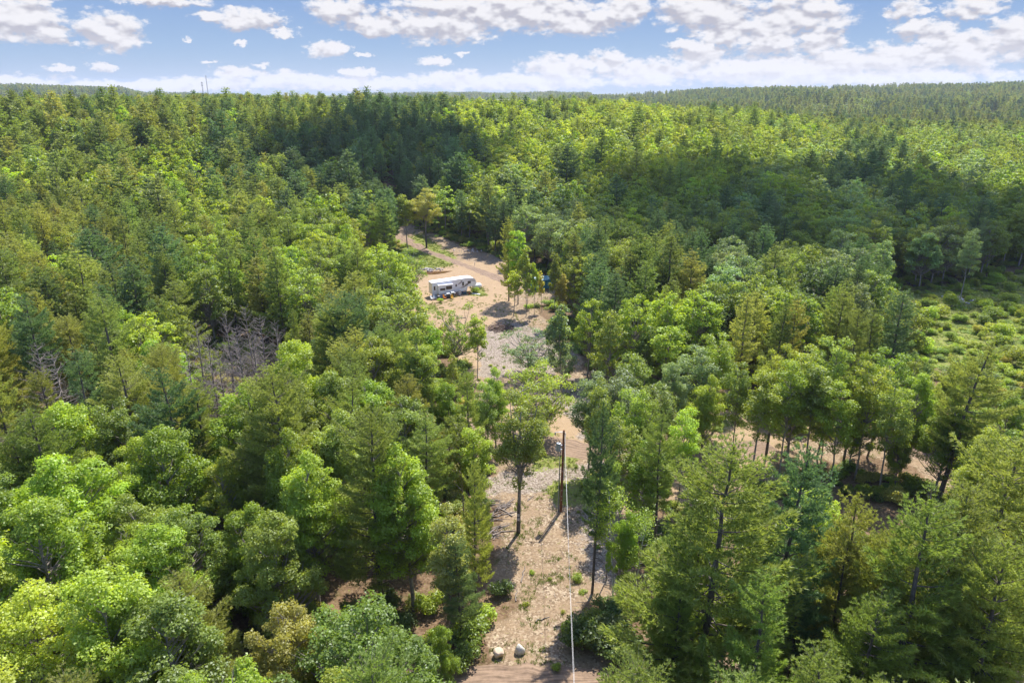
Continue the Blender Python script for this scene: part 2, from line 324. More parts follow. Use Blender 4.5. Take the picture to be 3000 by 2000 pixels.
def gen_pine(seed, H=20., R=3.6, cb=0.22, step=0.5, nb=5, twst=0.34, nbl=8, bl=0.30, bw=0.045, dead_low=True, sparse=1.0, trunk_r=0.24, wood=True):
    rg = np.random.default_rng(seed)
    k = 14; zz = np.linspace(-0.3, H*0.955, k); bend = np.cumsum(rg.normal(0, 0.05, (k, 2)), 0); bend -= bend[0]
    TP = np.column_stack([bend, zz]); paths = [TP]; rads = [trunk_r*(1-zz/H)**0.8*1.0+0.025]
    tx = lambda z: np.array([np.interp(z, zz, TP[:, 0]), np.interp(z, zz, TP[:, 1])])
    P = []; D = []
    z = cb*H
    sect = 0.75+0.5*rg.random(8)   # lopsided crown
    if dead_low and wood:
        zd = 0.08*H
        while zd < cb*H+1.5:
            for _ in range(3):
                a = rg.random()*6.283; l = R*(0.25+0.6*rg.random()); u = np.array([math.cos(a), math.sin(a), -0.05+0.25*rg.random()])
                p0 = np.append(tx(zd), zd); s = np.linspace(0, 1, 4)[:, None]
                pp = p0+u*l*s+np.array([0, 0, -0.25])*l*s*s+rg.normal(0, 0.06, (4, 3))*s
                paths.append(pp); rads.append(np.array([0.035, 0.026, 0.018, 0.008]))
                for q in range(2):
                    si = rg.integers(1, 3); pv = pp[si]; dv = unit(u+rg.normal(0, 0.6, 3)); paths.append(np.stack([pv, pv+dv*l*0.2, pv+dv*l*0.35+[0,0,.05]])); rads.append(np.array([0.016, 0.011, 0.005]))
            zd += 0.65
    while z < H-0.25:
        t = (z-cb*H)/(H-cb*H)
        prof = min(1.0, 0.72+t*1.6)*max(0.03, (1-t))**0.60
        layer = 0.55+0.65*rg.random()
        m = nb if t < 0.9 else 4
        a0 = rg.random()*6.28
        for b in range(m):
            if rg.random() > sparse: continue
            a = a0+b*6.283/m+rg.normal(0, 0.28)
            Lb = R*prof*layer*sect[int(a/0.785) % 8]*(0.7+0.5*rg.random())+0.25
            rise = 0.06+0.16*rg.random()+0.75*t*t
            u = np.array([math.cos(a), math.sin(a), 0]); sd = np.array([-u[1], u[0], 0])
            p0 = np.append(tx(z), z)
            s = np.linspace(0, 1, 5); cur = p0+u*Lb*s[:, None]+np.array([0, 0, 1])*(rise*Lb*s+0.16*Lb*(s**2.2)-0.10*Lb*np.sin(s*3.14))[:, None]
            if wood: paths.append(cur); rads.append(np.linspace(max(0.014*Lb, 0.02), 0.01, 5))
            ns = max(2, int(Lb/twst)); ss = np.linspace(0.30 if Lb > 1 else 0.1, 1.0, ns)
            base = np.stack([np.interp(ss, s, cur[:, i]) for i in range(3)], 1)
            tl = (0.34*Lb*np.sqrt(np.maximum(1-ss, 0))+0.18)*(0.6+0.7*rg.random(ns))
            for sg in (-1, 1):
                for q in (0.3, 0.65, 1.0):
                    msk = (tl*q > 0.12) | (q == 1.0)
                    off = (sd*sg*0.85+u*0.55)[None, :]*tl[:, None]*q
                    pt = (base+off+np.array([0, 0, 1])*(0.12*tl*q)[:, None]+rg.normal(0, 0.05, (ns, 3)))[msk]
                    P.append(pt); D.append(np.tile(u*0.75+sd*sg*0.35+np.array([0, 0, 0.55]), (len(pt), 1)))
            P.append(base); D.append(np.tile(u*0.8+np.array([0, 0, 0.6]), (ns, 1)))
        z += step*(0.8+0.4*rg.random())*(1.0 if t < 0.75 else 0.7)
    P = np.concatenate(P); D = np.concatenate(D); n = len(P)
    tz = rg.uniform(H-1.9, H+.05, 46 if nbl > 5 else 20); ta = rg.uniform(0, 6.283, len(tz)); tr_ = (H+.15-tz)*.22*rg.random(len(tz))
    P = np.vstack([P, np.column_stack([TP[-1, 0]+np.cos(ta)*tr_, TP[-1, 1]+np.sin(ta)*tr_, tz])]); D = np.vstack([D, np.column_stack([np.cos(ta)*.5, np.sin(ta)*.5, np.full(len(tz), .8)])]); n = len(P)
    tt = rg.random(n)
    P = np.repeat(P, nbl, 0); D = unit(np.repeat(D, nbl, 0)+rg.normal(0, 0.45, (n*nbl, 3)))
    sc = 0.6+0.4*np.clip((H-P[:, 2])/(0.2*H), 0, 1)
    V, T = blades(P, D, bl*sc, bw*sc, rg)
    tint = np.clip(np.repeat(tt, nbl)*0.6+rg.random(n*nbl)*0.4, 0, 1)
    tv, tq = tubes(paths, rads, 6)
    return (V, T, None, tint), (tv, tq)

def gen_broad(seed, H=17., R=4.0, cb=0.30, ncl=60, nl=380, ls=0.19, rc=(0.6, 1.5), limbs=True, trunk_r=0.22, flat=0.62, stems=1, forkh=0.0, topw=0.0, hollow=0.5, openness=1.0):
    rg = np.random.default_rng(seed)
    cz0 = cb*H; ch = H-cz0
    lob = 0.55+0.8*rg.random(9)
    C = []; tries = 0
    while len(C) < ncl and tries < 4000:
        tries += 1
        d = rg.normal(size=3); d[2] = abs(d[2])*0.9-0.35; d /= np.linalg.norm(d)
        rr = hollow+(1-hollow)*rg.random()**0.5
        a = math.atan2(d[1], d[0]); lb = np.interp((a+3.1416)/6.2832*8, np.arange(9), np.append(lob[:8], lob[0]))
        hz = (d[2]+0.35)/1.3
        rad = R*lb*(1+topw*(hz-0.5))
        p = np.array([d[0]*rad*rr, d[1]*rad*rr, cz0+ch*(0.30+d[2]*0.66*rr)+rg.normal(0, 0.2)])
        r = rc[0]+(rc[1]-rc[0])*rg.random()
        if p[2]+r*flat > H: p[2] = H-r*flat
        ok = all(np.linalg.norm((p-q[0])*[1, 1, 1.3]) > 0.62*(r+q[1])*0.75 for q in C)
        if ok: C.append((p+rg.normal(0, .12, 3)*R*.3, r))
    P = []; Nn = []; TT = []
    for p, r in C:
        if rg.random() < .08: continue
        n = int(nl*(r/((rc[0]+rc[1])/2))**2*openness)
        d = rg.normal(size=(n, 3)); d[:, 2] = np.where(d[:, 2] < 0, d[:, 2]*0.55, d[:, 2]); d = unit(d)
        q = (0.45+0.62*rg.random(n)**0.6)[:, None]
        # sub-lumps make the clump edge ragged
        lump = 1+0.28*np.sin(d[:, 0:1]*5+seed+p[0])*np.cos(d[:, 1:2]*6+p[1])
        P.append(p+d*q*lump*r*np.array([1, 1, flat]))
        Nn.append(unit(d*0.55+np.array([0, 0, 0.75])+rg.normal(0, 0.42, (n, 3)))); TT.append(np.clip(rg.random()*0.55+rg.random(n)*0.45, 0, 1))
    P = np.concatenate(P); Nn = np.concatenate(Nn); tint = np.concatenate(TT)
    V, Q = leaves(P, Nn, ls, rg)
    paths = []; rads = []
    for st in range(stems):
        a = rg.random()*6.28+st*6.28/stems; lean = 0.0 if stems == 1 else R*0.5
        k = 9; zz = np.linspace(-0.3, cz0+ch*0.75, k); s = np.linspace(0, 1, k)
        bend = np.cumsum(rg.normal(0, 0.07, (k, 2)), 0); bend -= bend[0]
        sf = np.clip((s-forkh)/(1-forkh), 0, 1); off = np.column_stack([np.cos(a)*lean*sf**1.1, np.sin(a)*lean*sf**1.1]); bend = bend*(sf[:, None]**.5 if forkh else 1)
        TP = np.column_stack([bend+off, zz]); tr = trunk_r*(1 if stems == 1 else 0.7)*(1-s*0.82)
        paths.append(TP); rads.append(tr)
        if limbs:
            for i, (p, r) in enumerate(C):
                if i % stems != st: continue
                hd = math.hypot(p[0], p[1]); zs = np.clip(p[2]-hd*(0.7+0.5*rg.random()), cz0*0.75, zz[-1]*0.97)
                if stems > 1: zs = np.clip(zs, H*0.1, zz[-1]*0.95)
                p0 = np.array([np.interp(zs, zz, TP[:, 0]), np.interp(zs, zz, TP[:, 1]), zs])
                mid = (p0+p)/2+np.array([0, 0, -0.06*hd])+rg.normal(0, 0.12, 3)
                q3 = (mid+p)/2+rg.normal(0, 0.1, 3)
                paths.append(np.stack([p0, mid, q3, p])); rr = 0.018+0.014*np.linalg.norm(p-p0)
                rads.append(np.array([rr, rr*0.65, rr*0.45, 0.008]))
                for _ in range(2):
                    e = p+rg.normal(0, 0.5, 3)*r; paths.append(np.stack([q3, (q3+e)/2+rg.normal(0, .05, 3), e])); rads.append(np.array([0.016, 0.011, 0.005]))
    tv, tq = tubes(paths, rads, 6 if limbs else 5)
    return (V, None, Q, tint), (tv, tq)

def gen_dead(seed, H=17., R=3.2, cb=0.18, nb=5, step=0.7, twig=9, up=0.3, rad=0.22, curl=0.25):
    rg = np.random.default_rng(seed); k = 12; zz = np.linspace(-0.3, H, k); bend = np.cumsum(rg.normal(0, 0.06, (k, 2)), 0); bend -= bend[0]
    TP = np.column_stack([bend, zz]); paths = [TP]; rads = [rad*(1-zz/H*0.92)]
    z = cb*H
    while z < H-0.3:
        t = (z/H-cb)/(1-cb); 
        for b in range(nb):
            a = rg.random()*6.283; Lb = R*(1-t)**0.6*(0.5+0.7*rg.random())*min(1, 0.55+2*t)+0.3
            u = np.array([math.cos(a), math.sin(a), 0]); s = np.linspace(0, 1, 6)[:, None]
            p0 = np.array([np.interp(z, zz, TP[:, 0]), np.interp(z, zz, TP[:, 1]), z])
            pp = p0+u*Lb*s+np.array([0, 0, 1])*Lb*(up*s*(0.3+t)-0.35*s*(1-t)+curl*s**2.5)+np.cumsum(rg.normal(0, 0.035*Lb, (6, 3)), 0)*s
            paths.append(pp); rads.append(np.linspace(0.014*Lb+0.012, 0.009, 6))
            for q in range(int(twig*Lb/3)+2):
                i = rg.integers(1, 5); f = rg.random(); ps = pp[i]*(1-f)+pp[min(i+1, 5)]*f
                dv = unit(u*0.6+rg.normal(0, 0.65, 3)+[0, 0, 0.2]); l = Lb*(0.15+0.2*rg.random())
                e = ps+dv*l; paths.append(np.stack([ps, (ps+e)/2+rg.normal(0, 0.05, 3), e+[0, 0, 0.06]])); rads.append(np.array([0.013, 0.009, 0.005]))
        z += step*(0.7+0.6*rg.random())
    return tubes(paths, rads, 5)

class Proto: pass
def mkproto(crown, wood, leafmat, barkmat, kind):
    p = Proto(); p.kind = kind; V, T, Q, tint = crown
    p.crown = mk_mesh('crown', V, T, Q, [leafmat], tint=tint)
    p.trunk = mk_mesh('trunk', wood[0], None, wood[1], [barkmat], smooth_=True)
    # combined for the forest mass
    nV = len(wood[0]); T2 = None if T is None else T+nV
    Qs = wood[1] if Q is None else np.concatenate([wood[1], Q+nV]); nq = len(wood[1])
    mq = np.zeros(len(Qs), np.int32); mq[nq:] = 1
    if T is None: tn = np.concatenate([np.zeros(nq), tint])
    else: tn = np.concatenate([tint, np.zeros(nq)])
    p.parts = (np.concatenate([wood[0], V]), T2, Qs, [barkmat, leafmat], 1, mq, tn)
    return p
def combined(p): 
    V, T, Q, mats, mt, mq, tn = p.parts
    mats = [{M_NEEDLE: M_NEEDLE_I, M_LEAF: M_LEAF_I}.get(m, m) for m in mats]
    return mk_mesh('wood_mass', V, T, Q, mats, mt, mq, tn)
NEAR, MID, FAR = {}, {}, {}
NEAR['pine'] = [mkproto(*gen_pine(s, H=20, R=r, cb=c, step=.98, nb=6, twst=.27, nbl=9, bl=0.34, bw=0.085, sparse=sp), M_NEEDLE, M_BARK, 'pine') for s, r, c, sp in ((1, 4.7, .2, .92), (2, 4.0, .28, .88), (3, 4.3, .15, .92), (4, 3.6, .35, .8))]
NEAR['broad'] = [mkproto(*gen_broad(s, H=16, R=r, cb=c, ncl=int(n*1.9), nl=270, ls=.165, rc=(.4, 1.05), topw=tw), M_LEAF, M_BARKG, 'broad') for s, r, c, n, tw in ((11, 4.0, .28, 75, 0), (12, 3.4, .3, 62, -.3), (13, 4.4, .25, 85, .1), (14, 3.1, .22, 60, -.5), (15, 3.7, .35, 64, .2))]
NEAR['slim'] = [mkproto(*gen_broad(s, H=16, R=r, cb=c, ncl=n, nl=230, rc=(.55, 1.0), ls=0.18, topw=.1, hollow=.25, trunk_r=.14, openness=.8), M_LEAF, M_BARKG, 'broad') for s, r, c, n in ((21, 2.1, .42, 52), (22, 2.5, .36, 60), (23, 1.8, .5, 40))]
NEAR['spread'] = [mkproto(*gen_broad(s, H=9, R=4.6, cb=.22, ncl=70, nl=150, rc=(.5, .95), ls=0.18, topw=.9, hollow=.3, trunk_r=.12, stems=4, openness=.7), M_LEAF, M_BARKG, 'broad') for s in (31, 32)]
NEAR['fork'] = [mkproto(*gen_broad(s, H=19, R=3.5, cb=.40, ncl=70, nl=260, rc=(.6, 1.15), ls=0.19, topw=.7, hollow=.25, trunk_r=.42, stems=3, forkh=.42, openness=.9), M_LEAF, M_BARKG, 'broad') for s in (41, 42)]
MID['pine'] = [mkproto(*gen_pine(s, H=20, R=r, cb=c, step=.95, nb=6, twst=.42, nbl=4, bl=0.46, bw=0.19, sparse=.93, dead_low=False), M_NEEDLE, M_BARK, 'pine') for s, r, c in ((51, 3.9, .2), (52, 3.3, .25), (53, 3.6, .18), (54, 3.0, .3), (55, 4.3, .3))]
MID['broad'] = [mkproto(*gen_broad(s, H=16, R=r, cb=c, ncl=int(n*1.7), nl=78, ls=0.29, rc=(.45, 1.15), topw=tw), M_LEAF, M_BARKG, 'broad') for s, r, c, n, tw in ((61, 3.9, .25, 62, 0), (62, 3.3, .3, 54, -.3), (63, 4.3, .28, 66, .1), (64, 2.9, .22, 50, -.5))]
MID['slim'] = [mkproto(*gen_broad(s, H=16, R=r, cb=.35, ncl=46, nl=80, rc=(.55, 1.0), ls=0.32, hollow=.25, trunk_r=.15), M_LEAF, M_BARKG, 'broad') for s, r in ((71, 2.3), (72, 2.7))]
FAR['pine'] = [mkproto(*gen_pine(s, H=20, R=3.7, cb=.25, step=1.3, nb=6, twst=.6, nbl=2, bl=0.75, bw=0.40, dead_low=False), M_NEEDLE, M_BARK, 'pine') for s in (81, 82, 83)]
FAR['broad'] = [mkproto(*gen_broad(s, H=16, R=r, cb=.2, ncl=64, nl=24, ls=0.6, limbs=False, rc=(.6, 1.35)), M_LEAF, M_BARKG, 'broad') for s, r in ((91, 3.9), (92, 4.4), (93, 3.3))]
VFAR = {'pine': [mkproto(*gen_pine(s, H=20, R=3.9, cb=.3, step=2.0, nb=5, twst=1.4, nbl=1, bl=1.6, bw=0.9, dead_low=False, wood=False), M_NEEDLE, M_BARK, 'pine') for s in (94, 95)],
        'broad': [mkproto(*gen_broad(s, H=16, R=4.6, cb=.1, ncl=22, nl=14, ls=1.5, limbs=False, rc=(1.3, 1.9)), M_LEAF, M_BARKG, 'broad') for s in (96, 97)]}
DEADP = [gen_dead(s, H=h, R=r, twig=tw, nb=n, up=u) for s, h, r, tw, n, u in ((101, 17, 4.4, 9, 4, .1), (102, 16, 3.0, 12, 6, .4), (103, 15, 2.4, 14, 7, .7))]
DEADM = [mk_mesh('trunk', v, None, q, [M_DEAD], smooth_=True) for v, q in DEADP]

COLS = {  # linear leaf colours
 'P': ((0.315, 0.370, 0.100), 'olive green'), 'Q': ((0.420, 0.430, 0.110), 'yellowish olive'), 'D': ((0.180, 0.260, 0.110), 'dark green'),
 'B': ((0.325, 0.440, 0.045), 'bright green'), 'G': ((0.315, 0.378, 0.088), 'soft green'),
 'Y': ((0.390, 0.470, 0.060), 'yellow-green'), 'M': ((0.265, 0.350, 0.058), 'mid green'),
 'S': ((0.270, 0.370, 0.150), 'silvery green'), 'O': ((0.420, 0.385, 0.085), 'orange-tinged'), 'T': ((0.155, 0.230, 0.050), 'deep green')}
GRID = {2: "PPPPPPPPPBDDPYYBPYYYPYYMMPMMMM", 3: "PPPPPPDPPPDDDYYYYYYYYMYYMPMMMM", 4: "PPPPBBDPDDDDDDYYYYYYYMMSMDMMSM", 5: "PPBPBBPPPPDDDMMSMMMMMTSMSSDMSM",
 6: "PQPPPBPPPBBPTDDSSMMDSMDMMSMSDM", 7: "QPPPPPBPBBPBBSPMMDPPDSDMSDSSMS", 8: "PQPPPBBPPPPMMPPYMDPMTMBTPDDDTT", 9: "QQPBBXXXQPPYMMMMMBBBMPPPPPMMYB",
 10: "XQQBXXXXQQPYMMMMMMMBYPPPPBYYYB", 11: "XPBQQPXPBBBMMYMMMMMMYYYBBBBYYM", 12: "XBPBBBBBBBBBPMMMMMMMMYBBBBBBYM", 13: "BPBBBBBBMBBMPMMMMPMMMPYYMMBBBY",
 14: "BBBBMPBBPPBMMMMMPPMPPPPYMMBBYY", 15: "YYBBBMBBBMBMPMMMMMMPPPPPYYBPPP", 16: "YYYBBBBMMBPPMSMMMMMPPPPPPPPPPP", 17: "YBBBYMOBBBMMMSMMMMPPPPPPPPPPPP",
 18: "BBYBBBOOYYMBMMMMMMPPPPPPPPPPPP", 19: "YQQBBBBOOYBMBMMMMPPPPPPPPPPPPP"}
def cell(px, py):
    r = int(np.clip(py//100, 2, 19)); c = int(np.clip(px//100, 0, 29)); return GRID[r][c]

# ------------------------------------------------------------------ clearings (traced on the ground, kept as ground polygons)
CLEAR_PX = [(1440,2000),(1470,1800),(1490,1700),(1480,1560),(1455,1480),(1435,1350),(1400,1230),(1370,1080),(1320,1000),(1240,940),(1060,905),(1060,830),(1150,790),(1180,740),(1110,675),(1060,640),
 (1120,640),(1200,690),(1350,735),(1500,765),(1560,800),(1660,830),(1650,870),(1560,900),(1620,960),(1640,1000),(1700,1050),(1740,1100),(1790,1150),(1800,1240),(1960,1240),(2000,1200),(2150,1210),(2260,1190),(2500,1260),(2700,1330),(2900,1440),
 (2860,1470),(2650,1370),(2450,1320),(2350,1400),(2150,1440),(2000,1500),(1850,1500),(1800,1600),(1790,1750),(1700,1850),(1850,1980),(1850,2000)]
FIELD_PX = [(2560,870),(2700,850),(3000,800),(3500,790),(3500,1130),(3000,1120),(2750,1080),(2600,1000)]
SAND_PX = [[(1060,905),(1060,830),(1150,790),(1300,770),(1500,775),(1540,830),(1500,900),(1440,960),(1400,1100),(1340,1080),(1320,1000),(1240,940)], [(1340,1330),(1320,1200),(1480,1100),(1560,1220),(1680,1180),(1760,1290),(1600,1330),(1500,1350)], [(1900,1230),(2160,1210),(2340,1290),(2200,1400),(1950,1480)]]
GRAVEL_PX = [[(1400,960),(1560,940),(1700,1060),(1640,1110),(1420,1110)], [(1570,1120),(1740,1100),(1800,1180),(1790,1250),(1600,1170)], [(1420,1400),(1600,1360),(1790,1350),(1800,1420),(1600,1450),(1440,1450)], [(1690,1480),(1800,1460),(1800,1720),(1700,1640)], [(1660,1220),(1790,1200),(1800,1270),(1700,1290)]]
GRASS_PX = [[(1150,760),(1220,700),(1330,760),(1330,785),(1200,800)], [(1270,705),(1480,765),(1440,740),(1300,690)], [(1560,1235),(1620,1270),(1540,1285)], [(1550,1340),(1700,1330),(1690,1375),(1560,1380)], [(1630,1420),(1740,1400),(1760,1470),(1650,1480)], [(1590,1420),(1640,1420),(1640,1480),(1600,1470)], [(1330,940),(1240,905),(1230,880),(1290,900)],
 [(1380,845),(1420,845),(1415,862),(1370,866)], [(1550,1700),(1660,1640),(1660,1720),(1600,1760)], [(1450,1930),(1640,1900),(1650,1975),(1450,1985)], [(1500,1470),(1560,1500),(1540,1600),(1500,1600)], [(2000,1230),(2200,1225),(2200,1250),(2000,1250)]]
def poly_w(p): return np.array([pix2plane(a, b) for a, b in p])
CLEAR = poly_w(CLEAR_PX); FIELD = poly_w(FIELD_PX)
SAND = [poly_w(p) for p in SAND_PX]; GRAV = [poly_w(p) for p in GRAVEL_PX]; GRASS = [poly_w(p) for p in GRASS_PX]
def inside(poly, x, y):
    x = np.asarray(x, float); y = np.asarray(y, float); c = np.zeros(x.shape, bool); n = len(poly)
    for i in range(n):
        x0, y0 = poly[i]; x1, y1 = poly[(i+1) % n]
        if y0 == y1: continue
        m = ((y0 > y) != (y1 > y)) & (x < (x1-x0)*(y-y0)/(y1-y0)+x0); c ^= m
    return c
def sdist(poly, x, y):
    x = np.asarray(x, float); y = np.asarray(y, float); d = np.full(x.shape, 1e9); n = len(poly)
    for i in range(n):
        a = poly[i]; b = poly[(i+1) % n]; ab = b-a; t = np.clip(((x-a[0])*ab[0]+(y-a[1])*ab[1])/max(ab@ab, 1e-9), 0, 1)
        d = np.minimum(d, np.hypot(x-a[0]-t*ab[0], y-a[1]-t*ab[1]))
    return np.where(inside(poly, x, y), -d, d)
# openings that must stay visible over the trees in front
OPEN = [[(1225,775),(1545,770),(1545,960),(1400,1075),(1350,960),(1225,895)], [(1130,672),(1330,735),(1330,775),(1190,735)], [(1560,1080),(1760,1110),(1770,1340),(1770,1380),(1590,1500),(1560,1400)], [(1550,1240),(1740,1240),(1740,1500),(1550,1500)], [(1480,1480),(1800,1480),(1800,1780),(1630,1900),(1640,2000),(1440,2000),(1440,1860),(1480,1700)],
        [(1980,1240),(2300,1260),(2280,1330),(2000,1330)], [(1960,1230),(2150,1230),(2200,1290),(2060,1330),(1980,1300)], [(2300,1190),(2700,1320),(2690,1340),(2300,1215)], [(2640,860),(3050,800),(3050,1100),(2760,1040)], [(1540,795),(1640,790),(1640,850),(1540,850)], [(1380,960),(1500,960),(1660,1070),(1640,1090),(1400,1090)], [(1510,905),(1640,905),(1640,960),(1510,960)], [(1570,1090),(1770,1110),(1770,1250),(1600,1230)]]
OPEN += [[(1440,1880),(1860,1940),(1860,2090),(1440,2090)], [(580,900),(820,890),(830,1060),(600,1080)], [(2240,1165),(2700,1325),(2810,1400),(2780,1450),(2420,1420),(2150,1440),(1985,1420),(1960,1240),(2150,1230)], [(1205,640),(1265,640),(1265,730),(1205,730)], [(1465,1120),(1600,1120),(1600,1600),(1470,1590),(1455,1480)], [(1470,780),(1545,780),(1545,900),(1460,900)]]
OPEN = [np.array(p, float) for p in OPEN]

# ------------------------------------------------------------------ ground
def ground():
    az_ = np.concatenate([np.arange(-52, 52.01, 0.26), np.arange(57, 308, 5.0)]); na = len(az_)
    rr = [3.0]
    while rr[-1] < 6200: rr.append(rr[-1]*1.0145+0.02)
    rr = np.array(rr); A, Rr = np.meshgrid(np.radians(az_), rr, indexing='ij')
    X = Rr*np.sin(A); Y = Rr*np.cos(A); Z = height(X, Y)
    nr = len(rr); V = np.column_stack([X.ravel(), Y.ravel(), Z.ravel()]); V = np.vstack([V, [[0, 0, float(height(0, 0))]]])
    i, j = np.meshgrid(np.arange(na), np.arange(nr-1), indexing='ij'); i2 = (i+1) % na
    Q = np.stack([i*nr+j, i2*nr+j, i2*nr+j+1, i*nr+j+1], -1).reshape(-1, 4)[:, ::-1]
    c = na*nr; ia = np.arange(na); T = np.stack([ia*nr, np.full(na, c), ((ia+1) % na)*nr], -1)[:, ::-1]
    x, y = V[:, 0], V[:, 1]; wob = (vnoise(x, y, 4)-0.5)*4+(vnoise(x, y, 1.4)-0.5)*2
    clear = 1-sstep(sdist(CLEAR, x, y)+wob, -1.0, 1.5)
    fld = 1-sstep(sdist(FIELD, x, y)+wob, -2, 3)
    sand = np.max([1-sstep(sdist(p, x, y)+wob*.8, -1.5, 1.0) for p in SAND], 0)
    grav = np.max([1-sstep(sdist(p, x, y)+wob*.8, -1.5, 1.0) for p in GRAV], 0)
    gras = np.max([1-sstep(sdist(p, x, y)+wob*.8, -1.0, .8) for q_, p in enumerate(GRASS) if q_ not in (8, 9, 10)], 0); gras = np.maximum(gras, fld)
    r = np.hypot(x, y); gras = np.maximum(gras, 0.8*sstep(r, 300, 600))
    me = mk_mesh('ground', V, T, Q, [], smooth_=True)
    a = me.attributes.new('cover', 'FLOAT_COLOR', 'POINT'); c4 = np.column_stack([clear, sand, grav, gras]).astype(np.float32); a.data.foreach_set('color', c4.ravel())
    o = bpy.data.objects.new('ground', me); COL.objects.link(o); tag(o, kind='structure')
    m, t = newmat('forest floor, sand, gravel'); me.materials.append(m); nn = t.nodes; lk = t.links.new
    def nz(scale, det=6, rough=.6):
        n = nn.new('ShaderNodeTexNoise'); n.inputs['Scale'].default_value = scale; n.inputs['Detail'].default_value = det; n.inputs['Roughness'].default_value = rough; lk(tcn.outputs['Object'], n.inputs['Vector']); return n
    def ramp(fac, stops):
        r_ = nn.new('ShaderNodeValToRGB'); lk(fac, r_.inputs[0]); e = r_.color_ramp.elements
        while len(e) < len(stops): e.new(0.5)
        for k_, (p_, c_) in enumerate(stops): e[k_].position = p_; e[k_].color = (*c_, 1)
        return r_.outputs[0]
    def mx(f, a_, b_):
        n = nn.new('ShaderNodeMix'); n.data_type = 'RGBA'; 
        if hasattr(f, 'is_linked'): lk(f, n.inputs[0])
        else: n.inputs[0].default_value = f
        lk(a_, n.inputs[6]); lk(b_, n.inputs[7]); return n.outputs[2]
    tcn = nn.new('ShaderNodeTexCoord'); at = nn.new('ShaderNodeAttribute'); at.attribute_name = 'cover'; sp = nn.new('ShaderNodeSeparateColor'); lk(at.outputs['Color'], sp.inputs[0])
    chips = nn.new('ShaderNodeTexVoronoi'); chips.inputs['Scale'].default_value = 5.5; lk(tcn.outputs['Object'], chips.inputs['Vector'])
    cb_ = nn.new('ShaderNodeSeparateColor'); lk(chips.outputs['Color'], cb_.inputs[0])
    fine = nz(3.0, 8, .75); big = nz(.12, 5)
    litter = mx(fine.outputs['Fac'], ramp(cb_.outputs[0], [(0, (.11, .070, .045)), (.5, (.26, .17, .11)), (1, (.42, .31, .22))]), ramp(big.outputs['Fac'], [(.3, (.10, .065, .04)), (.7, (.30, .20, .13))]))
    gfl = ramp(fine.outputs['Fac'], [(.35, (.06, .08, .02)), (.65, (.16, .18, .05))])
    floor = mx(ramp(nz(.5, 6, .7).outputs['Fac'], [(.52, (0, 0, 0)), (.68, (.6, .6, .6))]), litter, gfl)
    cl = mx(ramp(nz(.35, 7, .7).outputs['Fac'], [(.40, (0, 0, 0)), (.6, (1, 1, 1))]), ramp(cb_.outputs[1], [(0, (.15, .11, .075)), (.5, (.34, .25, .18)), (1, (.66, .55, .43))]), ramp(fine.outputs['Fac'], [(.3, (.26, .185, .12)), (.7, (.50, .37, .26))]))
    sa = mx(.35, ramp(fine.outputs['Fac'], [(.3, (.40, .28, .18)), (.75, (.60, .45, .31))]), ramp(nz(.6, 7, .7).outputs['Fac'], [(.35, (.34, .24, .16)), (.65, (.56, .42, .29))]))
    gr = mx(.25, ramp(cb_.outputs[2], [(0, (.15, .125, .11)), (.5, (.34, .29, .265)), (1, (.60, .54, .51))]), cl)
    gs = mx(ramp(cb_.outputs[0], [(0.3, (0, 0, 0)), (1, (.8, .8, .8))]), ramp(fine.outputs['Fac'], [(.3, (.17, .23, .045)), (.7, (.38, .45, .10))]), ramp(fine.outputs['Fac'], [(.3, (.15, .12, .06)), (.7, (.34, .26, .15))]))
    def brk(v, amt=.55, s=.9):   # breaks up mask edges
        n = nn.new('ShaderNodeMath'); n.operation = 'MULTIPLY_ADD'; lk(nz(s, 5, .7).outputs['Fac'], n.inputs[0]); n.inputs[1].default_value = amt*2; n.inputs[2].default_value = -amt
        a_ = nn.new('ShaderNodeMath'); a_.operation = 'ADD'; lk(n.outputs[0], a_.inputs[0]); lk(v, a_.inputs[1])
        r_ = nn.new('ShaderNodeMapRange'); r_.inputs[1].default_value = .35; r_.inputs[2].default_value = .65; lk(a_.outputs[0], r_.inputs[0]); return r_.outputs[0]
    c1 = mx(brk(sp.outputs[0]), floor, cl); c2 = mx(brk(sp.outputs[1], .8), c1, sa); c3 = mx(brk(sp.outputs[2], .9), c2, gr); c4_ = mx(brk(at.outputs['Alpha'], 1.7, 2.2), c3, gs)
    b = nn.new('ShaderNodeBsdfPrincipled'); b.inputs['Roughness'].default_value = .95; b.inputs['Specular IOR Level'].default_value = .15; gn = nn.new('ShaderNodeVectorMath'); gn.operation = 'MULTIPLY'; gn.inputs[1].default_value = (.735, .71, .635); lk(c4_, gn.inputs[0]); lk(gn.outputs[0], b.inputs['Base Color'])
    bp = nn.new('ShaderNodeBump'); bp.inputs['Strength'].default_value = .6; bp.inputs['Distance'].default_value = .12; lk(fine.outputs['Fac'], bp.inputs['Height']); lk(bp.outputs[0], b.inputs['Normal'])
    oo = nn.new('ShaderNodeOutputMaterial'); lk(b.outputs[0], oo.inputs[0])
ground()

